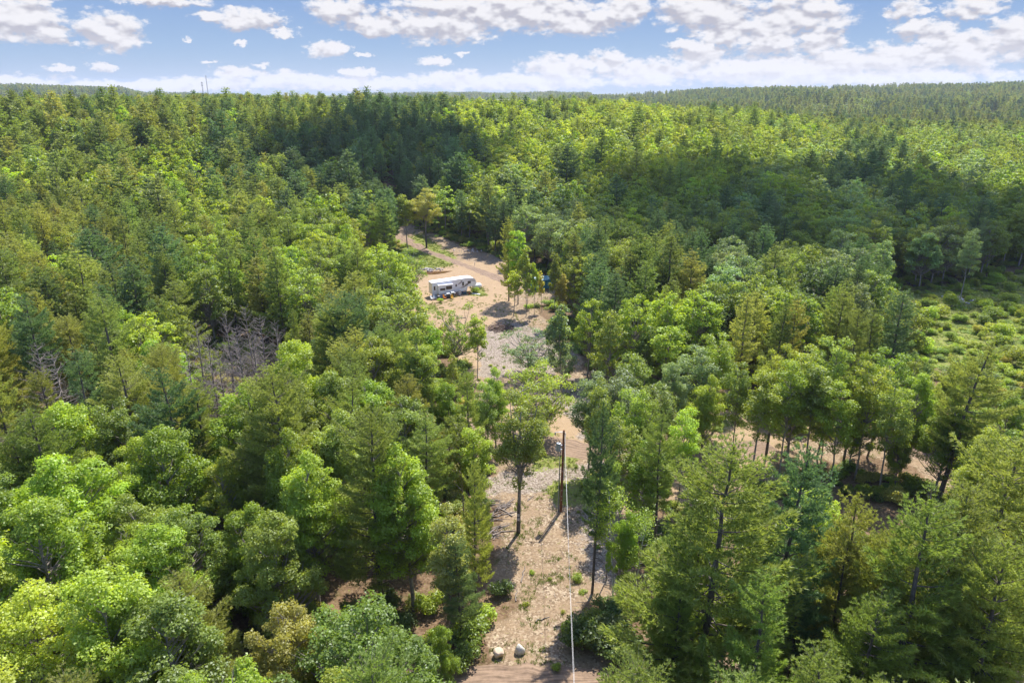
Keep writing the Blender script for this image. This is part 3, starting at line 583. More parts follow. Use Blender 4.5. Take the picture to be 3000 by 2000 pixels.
M_ROAD, _t = newmat('packed dirt')
def road_mat():
    t = _t; nn = t.nodes; lk = t.links.new
    tcn = nn.new('ShaderNodeTexCoord'); uv = nn.new('ShaderNodeUVMap'); uv.uv_map = 'UVMap'
    mp = nn.new('ShaderNodeMapping'); mp.inputs['Scale'].default_value = (9, .35, 1); lk(uv.outputs[0], mp.inputs[0])
    n = nn.new('ShaderNodeTexNoise'); n.inputs['Scale'].default_value = 1.0; n.inputs['Detail'].default_value = 6; lk(mp.outputs[0], n.inputs['Vector'])
    n2 = nn.new('ShaderNodeTexNoise'); n2.inputs['Scale'].default_value = 3; n2.inputs['Detail'].default_value = 8; lk(tcn.outputs['Object'], n2.inputs['Vector'])
    ad = nn.new('ShaderNodeMath'); ad.operation = 'MULTIPLY_ADD'; ad.inputs[1].default_value = .35; lk(n2.outputs['Fac'], ad.inputs[0]); lk(n.outputs['Fac'], ad.inputs[2])
    r = nn.new('ShaderNodeValToRGB'); e = r.color_ramp.elements; e[0].position = .45; e[0].color = (.115, .075, .047, 1); e[1].position = .82; e[1].color = (.30, .205, .135, 1); lk(ad.outputs[0], r.inputs[0])
    b = nn.new('ShaderNodeBsdfPrincipled'); b.inputs['Roughness'].default_value = .95; lk(r.outputs[0], b.inputs['Base Color'])
    bp = nn.new('ShaderNodeBump'); bp.inputs['Strength'].default_value = .5; bp.inputs['Distance'].default_value = .08; lk(n.outputs['Fac'], bp.inputs['Height']); lk(bp.outputs[0], b.inputs['Normal'])
    o = nn.new('ShaderNodeOutputMaterial'); lk(b.outputs[0], o.inputs[0])
road_mat()
ROADS = []
def road(name, pts, w):
    P = [np.array(pix2ground(*p)) if len(p) == 2 else np.array(p) for p in pts]; P = np.array([[q[0], q[1]] for q in P])
    # Catmull-Rom
    out_ = []; n = len(P)
    for i in range(n-1):
        p0, p1, p2, p3 = P[max(i-1, 0)], P[i], P[i+1], P[min(i+2, n-1)]; m = max(2, int(np.linalg.norm(p2-p1)/.5))
        for k in range(m):
            t = k/m; out_.append(.5*((2*p1)+(-p0+p2)*t+(2*p0-5*p1+4*p2-p3)*t*t+(-p0+3*p1-3*p2+p3)*t**3))
    out_.append(P[-1]); C = np.array(out_); T = np.gradient(C, axis=0); T /= np.linalg.norm(T, axis=1)[:, None]; Nn = np.column_stack([-T[:, 1], T[:, 0]])
    nx = 13; V = []; UV = []; s = np.concatenate([[0], np.cumsum(np.linalg.norm(np.diff(C, axis=0), axis=1))])
    ww = w*(1+.25*(vnoise(s, s*0, 5)-.5)); jl = (vnoise(s, s*0+9, 1.1)-.5)*.7; jr = (vnoise(s, s*0+30, 1.3)-.5)*.7
    for j in range(nx):
        u = j/(nx-1)*2-1; off = u*ww/2+np.where(u < 0, jl, jr)*abs(u); XY = C+Nn*off[:, None]
        z = height(XY[:, 0], XY[:, 1])+.05-.05*abs(u)**6*1.6-.04*math.exp(-((abs(u)-.5)/.16)**2)
        V.append(np.column_stack([XY, z])); UV.append(np.column_stack([np.full(len(s), u*w/2/2.2), s]))
    V = np.stack(V, 1).reshape(-1, 3); UV = np.stack(UV, 1).reshape(-1, 2); i, j = np.meshgrid(np.arange(len(s)-1), np.arange(nx-1), indexing='ij')
    Q = np.stack([i*nx+j, i*nx+j+1, (i+1)*nx+j+1, (i+1)*nx+j], -1).reshape(-1, 4)
    me = mk_mesh(name, V, None, Q, [M_ROAD], smooth_=True); ul = me.uv_layers.new(name='UVMap'); ul.data.foreach_set('uv', UV[Q.ravel()].astype(np.float32).ravel())
    o = bpy.data.objects.new(name, me); COL.objects.link(o); tag(o, kind='structure'); ROADS.append((C, w)); return o
road('dirt_road', [(900, 2035), (1300, 2012), (1600, 2006), (1900, 1990), (2300, 1985), (2800, 1990), (3300, 1990)], 4.5)
road('dirt_track', [(1330,1245),(1450,1275),(1600,1300),(1760,1328),(1900,1350),(2050,1350),(2250,1300)], 5.2)
road('forest_track', [(1530,850),(1440,808),(1330,766),(1250,735),(1190,700),(1130,665),(1040,630),(960,600)], 3.4)
road('side_track', [(2120,1150),(2240,1165),(2400,1215),(2560,1270),(2700,1335),(2850,1420),(3060,1520)], 3.0)

# ------------------------------------------------------------------ trees
PLACED = []      # (x, y, z, H, kind, proto, scale_r, colour key, label)
def T(px, py, H, kind, col, i=0, sr=1.0, label=None, lod=None, by='top'):
    x, y, z = top2ground(px, py, H) if by == 'top' else pix2ground(px, py)
    PLACED.append([x, y, z, H, kind, col, i, sr, label, lod])
# trees of the clearing and its edges (positions found from their tops and heights)
T(1520,1112,18.6,'fork','M',0,.85,'forked leafy tree with thick trunk and two small papers, left of the utility pole')
T(1566,1062,11.5,'spread','Y',0,1.0,'low dome-shaped tree with bright yellow-green crown above the utility pole')
T(1560,960,8.6,'spread','S',1,1.4,'low spreading multi-stemmed tree with pale green leaves on the gravel')
T(1452,1072,13,'broad','B',1,.75,'rounded bright green tree just left of the low dome-shaped tree')
T(1370,1085,15,'pine','P',1,.8,'feathery pine at the left edge of the sandy clearing')
T(1652,850,18.4,'slim','S',2,.75,'tall thin pale-leaved tree with bare lower trunk, standing alone on the gravel')
T(1748,1105,15,'slim','M',0,.8,'slender leafy tree whose dark trunk stands at the right rim of the gravel')
T(1590,775,11,'slim','Q',2,.55,'thin pale-leaved sapling in front of the blue shelter'); T(1568,745,14,'slim','B',2,.42,'very thin leafy tree crossing the left part of the blue shelter'); T(1490,640,19.5,'pine','Q',2,.72,'tall thin pine at the right end of the camper clearing')
T(1518,655,18.8,'slim','B',1,.85,'tall leafy tree just right of the thin pine by the camper clearing')
T(1543,690,18,'slim','M',2,.6,'bare-stemmed tree just left of the blue shelter')
T(1632,705,18,'slim','M',2,.5,'bare-stemmed tree at the right end of the blue shelter')
T(1650,780,13,'slim','O',0,.75,'small tree with orange-tinged leaves right of the blue shelter')
T(1242,535,19.5,'fork','Q',1,1.15,'tall vase-shaped pale tree with two bare stems beside the forest track')
T(1186,545,18.8,'slim','Y',0,1.05,'narrower pale tree left of the vase-shaped tree by the track')
T(1170,722,12.5,'spread','M',0,1.0,'bushy many-stemmed tree left of the camper clearing')
T(1110,700,14,'pine','P',0,.7,'pine at the left end of the camper clearing')
T(1330,892,11.5,'spread','B',1,.8,'many-stemmed green tree in front of the camper')
T(1395,915,12,'slim','B',1,.85,'open leafy tree at right in front of the camper')
T(1265,930,12.5,'slim','B',0,.9,'open leafy tree at left in front of the camper')
T(1180,960,12.5,'pine','Q',1,.75,'yellowish young pine below the bushy tree left of the camper')
T(1310,1100,13,'broad','B',3,.8,None)
T(1505,770,12,'slim','Y',0,1.0,'small yellow-green tree under the tall thin pine by the camper clearing'); T(1545,790,9,'slim','B',1,1.0,None)
T(1735,1085,14,'slim','S',0,1.15,None); T(1805,1070,15,'slim','S',1,1.25,'pale leafy tree standing above the crossing dirt track'); T(1870,1035,15,'slim','M',0,1.2,None); T(1950,1110,13,'slim','M',1,1.2,None); T(2015,1190,13,'slim','B',0,1.0,None); T(1890,1290,13,'slim','B',1,1.1,None); T(1835,1220,14,'slim','M',0,1.0,None);
T(1425,1120,12,'slim','M',0,1.0,None); T(1395,1250,13,'slim','B',2,1.0,None); T(1660,1010,7,'spread','S',0,.8,'small grey-green tree at the shaded far edge of the gravel')
T(1350,1200,14,'slim','M',1,.8,None)
T(1075,1215,20.5,'pine','G',0,1.0,'large green pine with dark bare lower trunk in the lower centre-left')
T(1185,1290,18,'broad','B',1,.9,None)
T(1310,1480,14,'slim','Q',0,.9,'light green young tree left of the big forked tree')
T(1385,1350,15,'pine','Q',2,.62,'small layered pine left of the big forked tree')
T(1345,1560,12,'pine','S',1,.8,'small silvery pine at the left edge of the wooded driveway')
T(1290,1820,9,'broad','B',3,.65,'soft bushy bright tree at the bottom centre-left')
T(1760,1165,21,'pine','D',3,.55,'tall narrow pine with long bare trunk, right of the utility pole')
T(1850,1130,15,'slim','B',0,1.0,None)
T(1905,1170,14,'slim','B',1,.9,None)
T(1840,1480,11,'broad','B',1,.55,'small leafy green tree right of the gravel driveway')
T(1795,1340,14,'slim','M',2,.6,None)
T(1950,1200,17,'pine','P',3,.75,'thin pine with bare lower branches, right of the driveway')
T(1730,860,15,'broad','B',1,.8,None); T(1790,900,15,'broad','M',3,.9,None); T(1870,850,16.5,'broad','B',0,.85,None); T(1960,845,16.5,'broad','B',2,.85,'big rounded bright green tree in the middle right')
T(2052,840,16,'broad','B',0,.95,'big rounded bright green tree left of the pale pine tops')
T(2190,862,18,'pine','Q',3,1.0,'pale-topped pine with grey dead lower branches in the middle right'); T(2290,885,17,'pine','P',0,.8); T(2345,880,17,'pine','Q',2,.8)
T(2462,845,19,'pine','Q',1,.95,'tallest pale pine at the edge of the scrubby field'); T(2520,905,17,'pine','P',0,.75); T(2575,905,16,'pine','P',2,.8)
T(2120,960,16,'slim','B',1,1.1); T(2290,990,17,'fork','Y',0,.8,'tall yellow-green tree with a forked trunk on the sandy bank'); T(2360,1000,17,'slim','Y',1,1.1); T(2450,980,17.6,'slim','M',0,1.0,'tall slender tree beside the side track'); T(2530,1010,17,'fork','B',1,.7); T(2600,1015,16,'slim','B',1,1.2); T(2050,1000,15,'slim','S',1,1.2)
T(2075,1090,14,'broad','B',1,.7,None); T(1980,1040,14,'broad','S',3,.8,None)
T(2850,1000,21,'pine','Q',3,1.1,'leaning tall pine with bare limbs before the scrubby field')
T(2520,1175,10,'broad','B',1,.8); T(2330,1150,9,'broad','M',3,.9); T(2660,1240,9,'broad','M',0,.75); T(2430,1190,8,'slim','Y',1,1.3); T(2480,1110,14,'slim','B',1,1.1); T(2700,1080,15,'broad','B',0,.9); T(2330,1050,16,'slim','B',0,1.0); T(2405,1065,15,'slim','M',2,1.2); T(2565,1060,16,'slim','Y',1,1.0); T(2240,1085,15,'slim','B',2,1.2); T(2640,1110,15,'slim','M',0,1.0); T(2175,1050,14,'slim','M',1,.9); T(2800,1160,14,'broad','B',1,.9); T(2920,1240,15,'broad','Y',0,1.0); T(2980,1130,15,'broad','M',0,.9)
# the big foreground pines, lower right
T(2128,1300,24,'pine','G',0,1.15,'largest foreground pine, standing right of the driveway at the bottom')
T(2330,1300,22,'pine','D',2,.95,'dark foreground pine right of the largest one')
T(2515,1420,19,'pine','Q',3,.9,'thin open pine between the two groups of foreground pines')
T(2745,1475,22,'pine','G',1,1.1,'left one of the paired foreground pines near the lower right corner')
T(2838,1420,22,'pine','G',2,1.0,'right one of the paired foreground pines near the lower right corner')
T(2365,1680,14,'pine','D',2,.9,'short dense young pine at the bottom right of centre')
T(2990,1280,23,'pine','Q',0,1.1,'big pine at the right edge of the photo')
T(2925,1750,15,'pine','G',2,1.0,'young pine in the lower right corner')
T(2560,1740,16,'pine','G',0,1.0,None); T(2020,1560,16,'pine','G',1,.9,None)
T(2050,1480,17,'pine','G',1,.8,None)
T(2990,1600,20,'pine','G',0,1.0,None); T(2480,1580,16,'pine','Q',1,.9,None); T(2640,1560,18,'pine','Q',0,.9,None)
T(2230,1560,15,'pine','G',1,.8,None); T(1990,1690,14,'pine','G',2,.9,None)
for _px, _py, _i in ((95,985,0),(150,1010,0),(545,1000,0),(600,960,1),(650,900,2),(715,880,2),(760,905,1),(740,960,2),(690,1000,2)): T(_px,_py,16.5,'dead','X',_i)
for _px, _py, _i in ((800,925,2),(630,1000,1),(845,985,1),(575,930,2),(690,935,1)): T(_px,_py,16.0,'dead','X',_i)
T(1046,247,17.5,'broad','T',0,.8,'single dark round-topped tree standing out on the ridge line')

def open_hit(x, y, z, H, R):
    tests = [(0, 0, H*.98), (0, 0, H*.75), (-R*.7, 0, H*.7), (R*.7, 0, H*.7), (0, 0, H*.5), (-R*.7, 0, H*.5), (R*.7, 0, H*.5)]
    P = np.array([[x+a, y+b, z+c] for a, b, c in tests]); u, v, d = project(P)
    for poly in OPEN:
        if inside(poly, u, v).any(): return True
    return False
def fill():
    out_ = []; placed = np.array([[p[0], p[1]] for p in PLACED])
    for r0, r1, sp in ((22, 110, 5.4), (110, 260, 5.9), (260, 760, 6.4)):
        n = int(r1/sp)+2
        gx, gy = np.meshgrid(np.arange(-n, n+1)*sp, np.arange(0, n+1)*sp)
        gx = gx+rng.uniform(-.42, .42, gx.shape)*sp; gy = gy+rng.uniform(-.42, .42, gy.shape)*sp
        rr = np.hypot(gx, gy); aa = np.degrees(np.arctan2(gx, gy)); m = (rr >= r0) & (rr < r1) & (abs(aa) < 44); gx = gx[m]; gy = gy[m]
        cd = sdist(CLEAR, gx, gy); fd = sdist(FIELD, gx, gy); gz = height(gx, gy)
        for x, y, z, c, f in zip(gx, gy, gz, cd, fd):
            if c < 1.0 or f < 1.0: continue
            r = math.hypot(x, y)
            if r < 260 and len(placed) and np.min(np.hypot(placed[:, 0]-x, placed[:, 1]-y)) < (4.2 if r > 70 else 5.2): continue
            onroad = False
            for C, w in ROADS:
                if r < 300 and np.min(np.hypot(C[:, 0]-x, C[:, 1]-y)) < w/2+1.3: onroad = True
            if onroad: continue
            H = rng.uniform(13.5, 18.5) if r > 60 else rng.uniform(12.5, 17.5)
            u, v, _ = project([[x, y, z+H*.9]]); u, v = float(u[0]), float(v[0])
            if u < -260 or u > 3260 or v > 2600: continue
            k = cell(u+rng.normal(0, 45), v+rng.normal(0, 35))
            if k in 'X':
                if rng.random() < .45: kind = 'dead'; k = 'X'
                else: k = 'Q'
            if rng.random() < .16: k = random.choice('PBMQ' if u < 1400 else 'MBSP')
            if k == 'B' and rng.random() < .35: k = random.choice('MYMG')
            if k == 'P' and u > 1700 and v > 1150: k = 'G'
            if k == 'P' and rng.random() < .5: k = random.choice('QDQMB' if r > 120 else 'QD')
            if k == 'Y' and r > 240 and rng.random() < .45: k = random.choice('BBMPM')
            if r > 240: H *= rng.uniform(.78, 1.16)
            if k == 'X': kind = 'dead'
            elif k in 'PQDG': kind = 'pine'; H *= rng.uniform(1.0, 1.2)
            else: kind = 'broad'
            sr = rng.uniform(.78, 1.12)*(1.12 if kind == 'pine' else .92 if r > 240 else 1)
            if kind == 'broad' and 1350 < u < 2700 and v > 850 and rng.random() < .6: kind = 'slim'; sr *= 1.05
            if r < 330:
                R = (3.6 if kind == 'pine' else 3.8 if kind == 'broad' else 2.4)*sr
                if open_hit(x, y, z, H, R):
                    H *= .62; sr *= .75
                    if open_hit(x, y, z, H, R*.75): continue
            if v < 300: H = min(H, 17.5 if kind == 'pine' else 16.5)*rng.uniform(.9, 1.03)
            out_.append([x, y, z, H, kind, k, int(rng.integers(0, 5)), sr, None, None])
    return out_
ALL = PLACED+fill()

def col_of(k):
    c = np.array(COLS[k][0])*rng.uniform(.95, 1.06, 3)*rng.uniform(.88, 1.12); return (*c, 1)
def zone(u, v):
    if v < 330: row = 'on ridge line'
    elif v < 560: row = 'on far slope'
    elif v < 860: row = 'in upper middle'
    elif v < 1180: row = 'in middle'
    elif v < 1560: row = 'in lower half'
    else: row = 'along the bottom'
    cs = ((215, 'at left edge'), (430, 'far left'), (860, 'at left'), (1300, 'left of clearing'), (1800, 'near centre'), (2300, 'right of clearing'), (2720, 'at right'), (9999, 'far right'))
    for x, s in cs:
        if u < x: return (row, s)
    return (row, 'far right')
def rank(kindset, limit):
    L_ = []
    for t in ALL:
        if t[4] not in kindset: continue
        x, y, z, H = t[:4]; u, v, d = project([[x, y, z+H*.8]]); u, v, d = float(u[0]), float(v[0]), float(d[0])
        vis = -60 < u < 3060 and v < 2150
        L_.append((0 if t[8] else 1 if vis else 2, d, u, v, t))
    L_.sort(key=lambda q: q[:4]); 
    ind = [q for q in L_ if q[0] < 2][:limit]; ids = set(id(q[4]) for q in ind)
    return ind, [q[4] for q in L_ if id(q[4]) not in ids]
def label_set(ind, noun, plural, grp):
    groups = {}
    for pr, d, u, v, t in ind:
        u2, v2, _ = project([[t[0], t[1], t[2]+t[3]]])
        groups.setdefault((t[5],)+zone(float(u2[0]), float(v2[0])), []).append((float(u2[0]), t))
    for key, lst in groups.items():
        lst.sort(key=lambda q: q[0]); cn = COLS[key[0]][1] if key[0] in COLS else 'bare grey'
        k = 0
        free = [t for _, t in lst if not t[8]]
        for i, t in enumerate(free):
            if len(free) == 1: t[8] = f'only {cn} {noun} {key[1]} {key[2]}'
            elif len(free) <= 40: t[8] = f'{cn} {noun}, {ordinal(i)} from left, {key[1]} {key[2]}'
            else: t[8] = f'{cn} {noun} in the dense stand {key[1]} {key[2]}'
NOUN = {'pine': ('pine_tree', 'pine', 'white pines of the mixed forest', 'pine tree'), 'broad': ('broadleaf_tree', 'leafy tree', 'broadleaf trees of the mixed forest', 'leafy tree'), 'dead': ('dead_tree', 'dead pine', 'dead grey pines', 'dead tree')}
def place_tree(t, d):
    x, y, z, H, kind, k, i, sr, label, lod = t
    nm = NOUN['broad' if kind in ('slim', 'spread', 'fork') else kind]
    root = empty(nm[0], (x, y, z-.05), float(rng.uniform(0, 6.28)))
    tag(root, label, nm[3], nm[2])
    if kind == 'dead':
        tr = bpy.data.objects.new('trunk', DEADM[i % 3]); COL.objects.link(tr); tr.parent = root; h0 = (17, 16, 15)[i % 3]; s = H/h0; root.scale = (s, s, s*.95); return
    lib = NEAR if (d < 105 or kind not in MID) else (MID if d < 260 else FAR); kk = kind if kind in lib else 'broad'
    ps = lib[kk]; p = ps[i % len(ps)]; h0 = {'pine': 20, 'broad': 16, 'slim': 16, 'spread': 9, 'fork': 19}[kk]
    s = H/h0; root.scale = (s*sr, s*sr, s)
    root.rotation_euler.x = float(rng.normal(0, .025)); root.rotation_euler.y = float(rng.normal(0, .025))
    if label and label.startswith('leaning'): root.rotation_euler = (0, R_(7), 0)
    tr = bpy.data.objects.new('trunk', p.trunk); COL.objects.link(tr); tr.parent = root
    cr = bpy.data.objects.new('crown', p.crown); COL.objects.link(cr); cr.parent = root; cr.color = col_of(k)
REST = []
for ks, lim, key in ((('pine',), 300, 'pine'), (('broad', 'slim', 'spread', 'fork'), 300, 'broad'), (('dead',), 60, 'dead')):
    ind, rest = rank(ks, lim); label_set(ind, NOUN[key][1], '', NOUN[key][2]); REST.append(rest)
    for pr, d, u, v, t in ind: place_tree(t, d)

# ---- forest mass: one object per stand, instanced with geometry nodes
def stuff(name, pts, meshes, label, cat):
    """pts: rows x y z sx sz rot idx tiltx ; meshes: list of (mesh, colour)"""
    pc = bpy.data.collections.new(name+'_kinds')
    for j, (me, c) in enumerate(meshes):
        o = bpy.data.objects.new('%s_kind_%03d' % (name, j), me); pc.objects.link(o)
    pts = np.asarray(pts, float); me = bpy.data.meshes.new(name); me.vertices.add(len(pts)); me.vertices.foreach_set('co', pts[:, :3].astype(np.float32).ravel())
    for an, ty, ar in (('scl', 'FLOAT_VECTOR', pts[:, [3, 3, 4]]), ('rot', 'FLOAT_VECTOR', np.column_stack([pts[:, 7], pts[:, 7]*0, pts[:, 5]])), ('idx', 'INT', pts[:, 6])):
        a = me.attributes.new(an, ty, 'POINT')
        if ty == 'INT': a.data.foreach_set('value', ar.astype(np.int32))
        else: a.data.foreach_set('vector', ar.astype(np.float32).ravel())
    cols = np.array([c for _, c in meshes])[pts[:, 6].astype(int)]; cols[:, :3] *= rng.uniform(.95, 1.06, (len(pts), 3))*rng.uniform(.86, 1.14, (len(pts), 1))
    a = me.attributes.new('leaf_colour', 'FLOAT_COLOR', 'POINT'); a.data.foreach_set('color', cols.astype(np.float32).ravel())
    me.update(); o = bpy.data.objects.new(name, me); COL.objects.link(o); tag(o, label, cat, kind='stuff')
    g = bpy.data.node_groups.new(name, 'GeometryNodeTree'); g.interface.new_socket('Geometry', in_out='INPUT', socket_type='NodeSocketGeometry'); g.interface.new_socket('Geometry', in_out='OUTPUT', socket_type='NodeSocketGeometry')
    a = g.nodes.new('NodeGroupInput'); b = g.nodes.new('NodeGroupOutput'); ip = g.nodes.new('GeometryNodeInstanceOnPoints'); ci = g.nodes.new('GeometryNodeCollectionInfo')
    ci.inputs['Collection'].default_value = pc; ci.inputs['Separate Children'].default_value = True; ci.inputs['Reset Children'].default_value = True; ip.inputs['Pick Instance'].default_value = True
    def na(n, ty):
        q = g.nodes.new('GeometryNodeInputNamedAttribute'); q.data_type = ty; q.inputs[0].default_value = n
        return [s for s in q.outputs if s.enabled and s.name == 'Attribute'][0]
    lk = g.links.new; lk(a.outputs[0], ip.inputs['Points']); lk(ci.outputs[0], ip.inputs['Instance']); lk(na('idx', 'INT'), ip.inputs['Instance Index'])
    er = g.nodes.new('FunctionNodeEulerToRotation'); lk(na('rot', 'FLOAT_VECTOR'), er.inputs[0]); lk(er.outputs[0], ip.inputs['Rotation']); lk(na('scl', 'FLOAT_VECTOR'), ip.inputs['Scale']); lk(ip.outputs[0], b.inputs[0])
    md = o.modifiers.new('scatter', 'NODES'); md.node_group = g; return o
_cc = {}
def comb_mesh(p):
    if id(p) not in _cc: _cc[id(p)] = combined(p)
    return _cc[id(p)]
def forest(name, trees, ckeys, libkind, label, cat):
    meshes = []; index = {}
    def get(lib, ln, i, k):
        ps = lib[libkind]; i %= len(ps); key = (ln, i, k)
        if key not in index: index[key] = len(meshes); meshes.append((comb_mesh(ps[i]), (*COLS[k][0], 1)))
        return index[key]
    rows = []
    for t in trees:
        x, y, z, H, kind, k, i, sr = t[:8]
        if k == 'X': k = 'Q'
        d = math.hypot(x, y); u = x/max(y, 1)
        lib, ln = (MID, 'm') if d < 210 else (FAR, 'f')
        s = H/(20 if libkind == 'pine' else 16)
        rows.append((x, y, z-.05, s*sr*(1.12 if ln == 'f' else 1), s, rng.uniform(0, 6.28), get(lib, ln, i, k), rng.normal(0, .02)))
    stuff(name, rows, meshes, label, cat); return len(rows)
print('trees', len(ALL), 'rest', [len(r) for r in REST])
forest('pine_forest', REST[0]+REST[2], None, 'pine', 'dense olive and dark green pine wood covering the far slopes', 'forest')
forest('broadleaf_forest', REST[1], None, 'broad', 'dense bright green leafy wood covering the far slopes', 'forest')
def far_woods():
    rows = []; meshes = []; keys = {}
    for k in 'PDBMQT':
        lk_ = 'pine' if k in 'PQD' else 'broad'
        for j, p in enumerate(VFAR[lk_]): keys[(k, j)] = len(meshes); meshes.append((comb_mesh(p), (*[q_*.78 for q_ in COLS[k][0]], 1)))
    for a0, a1, r0, r1, sp in ((2, 40, 640, 1300, 9), (2, 40, 1300, 2480, 13), (-42, -20, 2300, 3700, 16), (-12, 6, 2700, 4000, 17)):
        area = math.radians(a1-a0)*(r1*r1-r0*r0)/2; n = int(area/sp/sp)
        a = np.radians(rng.uniform(a0, a1, n)); r = np.sqrt(rng.uniform(r0*r0, r1*r1, n)); x = r*np.sin(a); y = r*np.cos(a); z = height(x, y)
        cl = vnoise(x, y, 90)
        for xx, yy, zz, c in zip(x, y, z, cl):
            k = random.choice('PPDQ' if c > .5 else 'BMMQT') if rng.random() < .8 else random.choice('PBMDQ')
            s = rng.uniform(.7, 1.05)*sp/9
            rows.append((xx, yy, zz-1, s, min(s, 1.1)*rng.uniform(.75, 1.0)*(1.15 if k in 'PDQ' else 1), rng.uniform(0, 6.28), keys[(k, int(rng.integers(0, 2)))], 0))
    stuff('distant_woods', rows, meshes, 'hazy mixed woods covering the distant hills on the horizon', 'forest'); print('far', len(rows))
far_woods()

# ------------------------------------------------------------------ undergrowth, shrubs, grass, litter
def gen_bush(seed, H=1.6, R=1.3, n=1600, ls=.15):
    rg = np.random.default_rng(seed); P = []; Nn = []
    for c in range(9):
        a = rg.random()*6.28; q = R*.65*math.sqrt(rg.random()); p = np.array([math.cos(a)*q, math.sin(a)*q, H*(.3+.4*rg.random())]); m = n//9
        d = unit(rg.normal(size=(m, 3))); d[:, 2] = np.where(d[:, 2] < 0, d[:, 2]*.5, d[:, 2]); r = R*.5
        P.append(p+d*(.4+.65*rg.random(m)**.5)[:, None]*r*[1, 1, .75]); Nn.append(unit(d*.5+[0, 0, .7]+rg.normal(0, .45, (m, 3))))
    P = np.concatenate(P); P[:, 2] = np.maximum(P[:, 2], .03); V, Q = leaves(P, np.concatenate(Nn), ls, rg)
    paths = []; rads = []
    for k in range(7):
        a = k*.9; e = np.array([math.cos(a)*R*.5, math.sin(a)*R*.5, H*.7]); paths.append(np.stack([[0, 0, -.1], e*.5+[0, 0, .1], e])); rads.append([.03, .02, .008])
    w = tubes(paths, rads, 4); return (V, None, Q, rg.random(len(Q))), w
BUSH = [mkproto(*gen_bush(s, h, r, n, l), M_LEAF, M_BARKG, 'shrub') for s, h, r, n, l in ((201, 1.7, 1.4, 1800, .15), (202, 1.2, 1.2, 1300, .14), (203, 2.4, 1.5, 2200, .16))]
LOWB = [mkproto(*gen_bush(s, .7, 1.0, 420, .16), M_LEAF, M_BARKG, 'shrub') for s in (205, 206)]
def shrub(x, y, k, i, s, label, group):
    root = empty('shrub', (x, y, float(height(x, y))-.03), float(rng.uniform(0, 6.28))); root.scale = (s, s, s*rng.uniform(.85, 1.15)); p = BUSH[i % 3]
    tag(root, label, 'shrub', group)
    for n_, me in (('stems', p.trunk), ('foliage', p.crown)):
        o = bpy.data.objects.new(n_, me); COL.objects.link(o); o.parent = root
        if n_ == 'foliage': o.color = col_of(k)
bs = []
for (px, py, k, i, s, lb) in ((1700,1905,'T',2,1.25,'large dark shrub under the power line, left of three by the dirt road'),(1765,1890,'T',0,1.7,'large dark shrub beside the dirt road, middle of three'),(1820,1930,'T',2,1.3,'large dark shrub beside the dirt road, right of three'),
    (1740,1830,'M',1,1.2,'small mid-green shrub above the three big dark shrubs'),(1690,1850,'B',0,1.0,'bright shrub just above the leftmost big dark shrub'),(1390,1890,'M',2,1.3,'rounded shrub left of the tan boulder'),(1400,1830,'B',0,1.2,'bright shrub above the shrub left of the tan boulder'),(1350,1950,'M',0,1.2,'low shrub at the bottom left of the two boulders'),
    (1465,1745,'T',0,.9,'shaded shrub on the left edge of the driveway'),(1330,1740,'B',2,1.2,'bright shrub among the trees left of the driveway'),(1630,1960,'B',1,.45,'tiny shrub right of the grey boulder'),(1720,1430,'B',1,1.0,'low bright shrub right of the utility pole'),(1755,1410,'Q',0,1.1,'yellowish shrub on the right of the pole, nearest the pine'),
    (1690,1700,'B',1,.6,'tiny shrub beside the shaded patch of the driveway'),(1770,1790,'T',0,1.0,'dark shrub at the foot of the tall narrow pine'),(2270,1245,'T',0,2.2,'dark green rounded shrub beside the sandy bank'),(2330,1260,'T',2,1.6,'dark shrub just right of the rounded one by the sandy bank'),
    (1290,885,'B',1,.8,'low shrub at the rear of the camper'),(1395,857,'B',1,1.0,'yellow-green weedy shrub under the camper nose')):
    x, y, z = pix2ground(px, py); shrub(x, y, k, i, s, lb, 'shrubs of the clearing')
fx = []
for _ in range(900):
    px = rng.uniform(2560, 3080); py = rng.uniform(800, 1130); x, y, z = pix2ground(px, py)
    if not inside(FIELD, np.array([x]), np.array([y]))[0]: continue
    if all(math.hypot(x-a[0], y-a[1]) > 3.2 for a in fx): fx.append((x, y, px, py))
    if len(fx) >= 80: break
fx.sort(key=lambda q: (q[3]//50, q[2])); rows_ = {}
for q in fx: rows_.setdefault(int(q[3]//50), []).append(q)
for ri, (rk, lst) in enumerate(sorted(rows_.items())):
    for i, q in enumerate(lst):
        k = random.choice('MMBBBBY')
        lb = f'{COLS[k][1]} shrub, {ordinal(i)} from left in the {ordinal(ri)} row of scrubby field' if i < 55 else f'{COLS[k][1]} shrub in the scrubby field'
        shrub(q[0], q[1], k, int(rng.integers(0, 3)), rng.choice([.45, .6, .8, 1.1, 1.5]), lb, 'shrubs of the scrubby field')
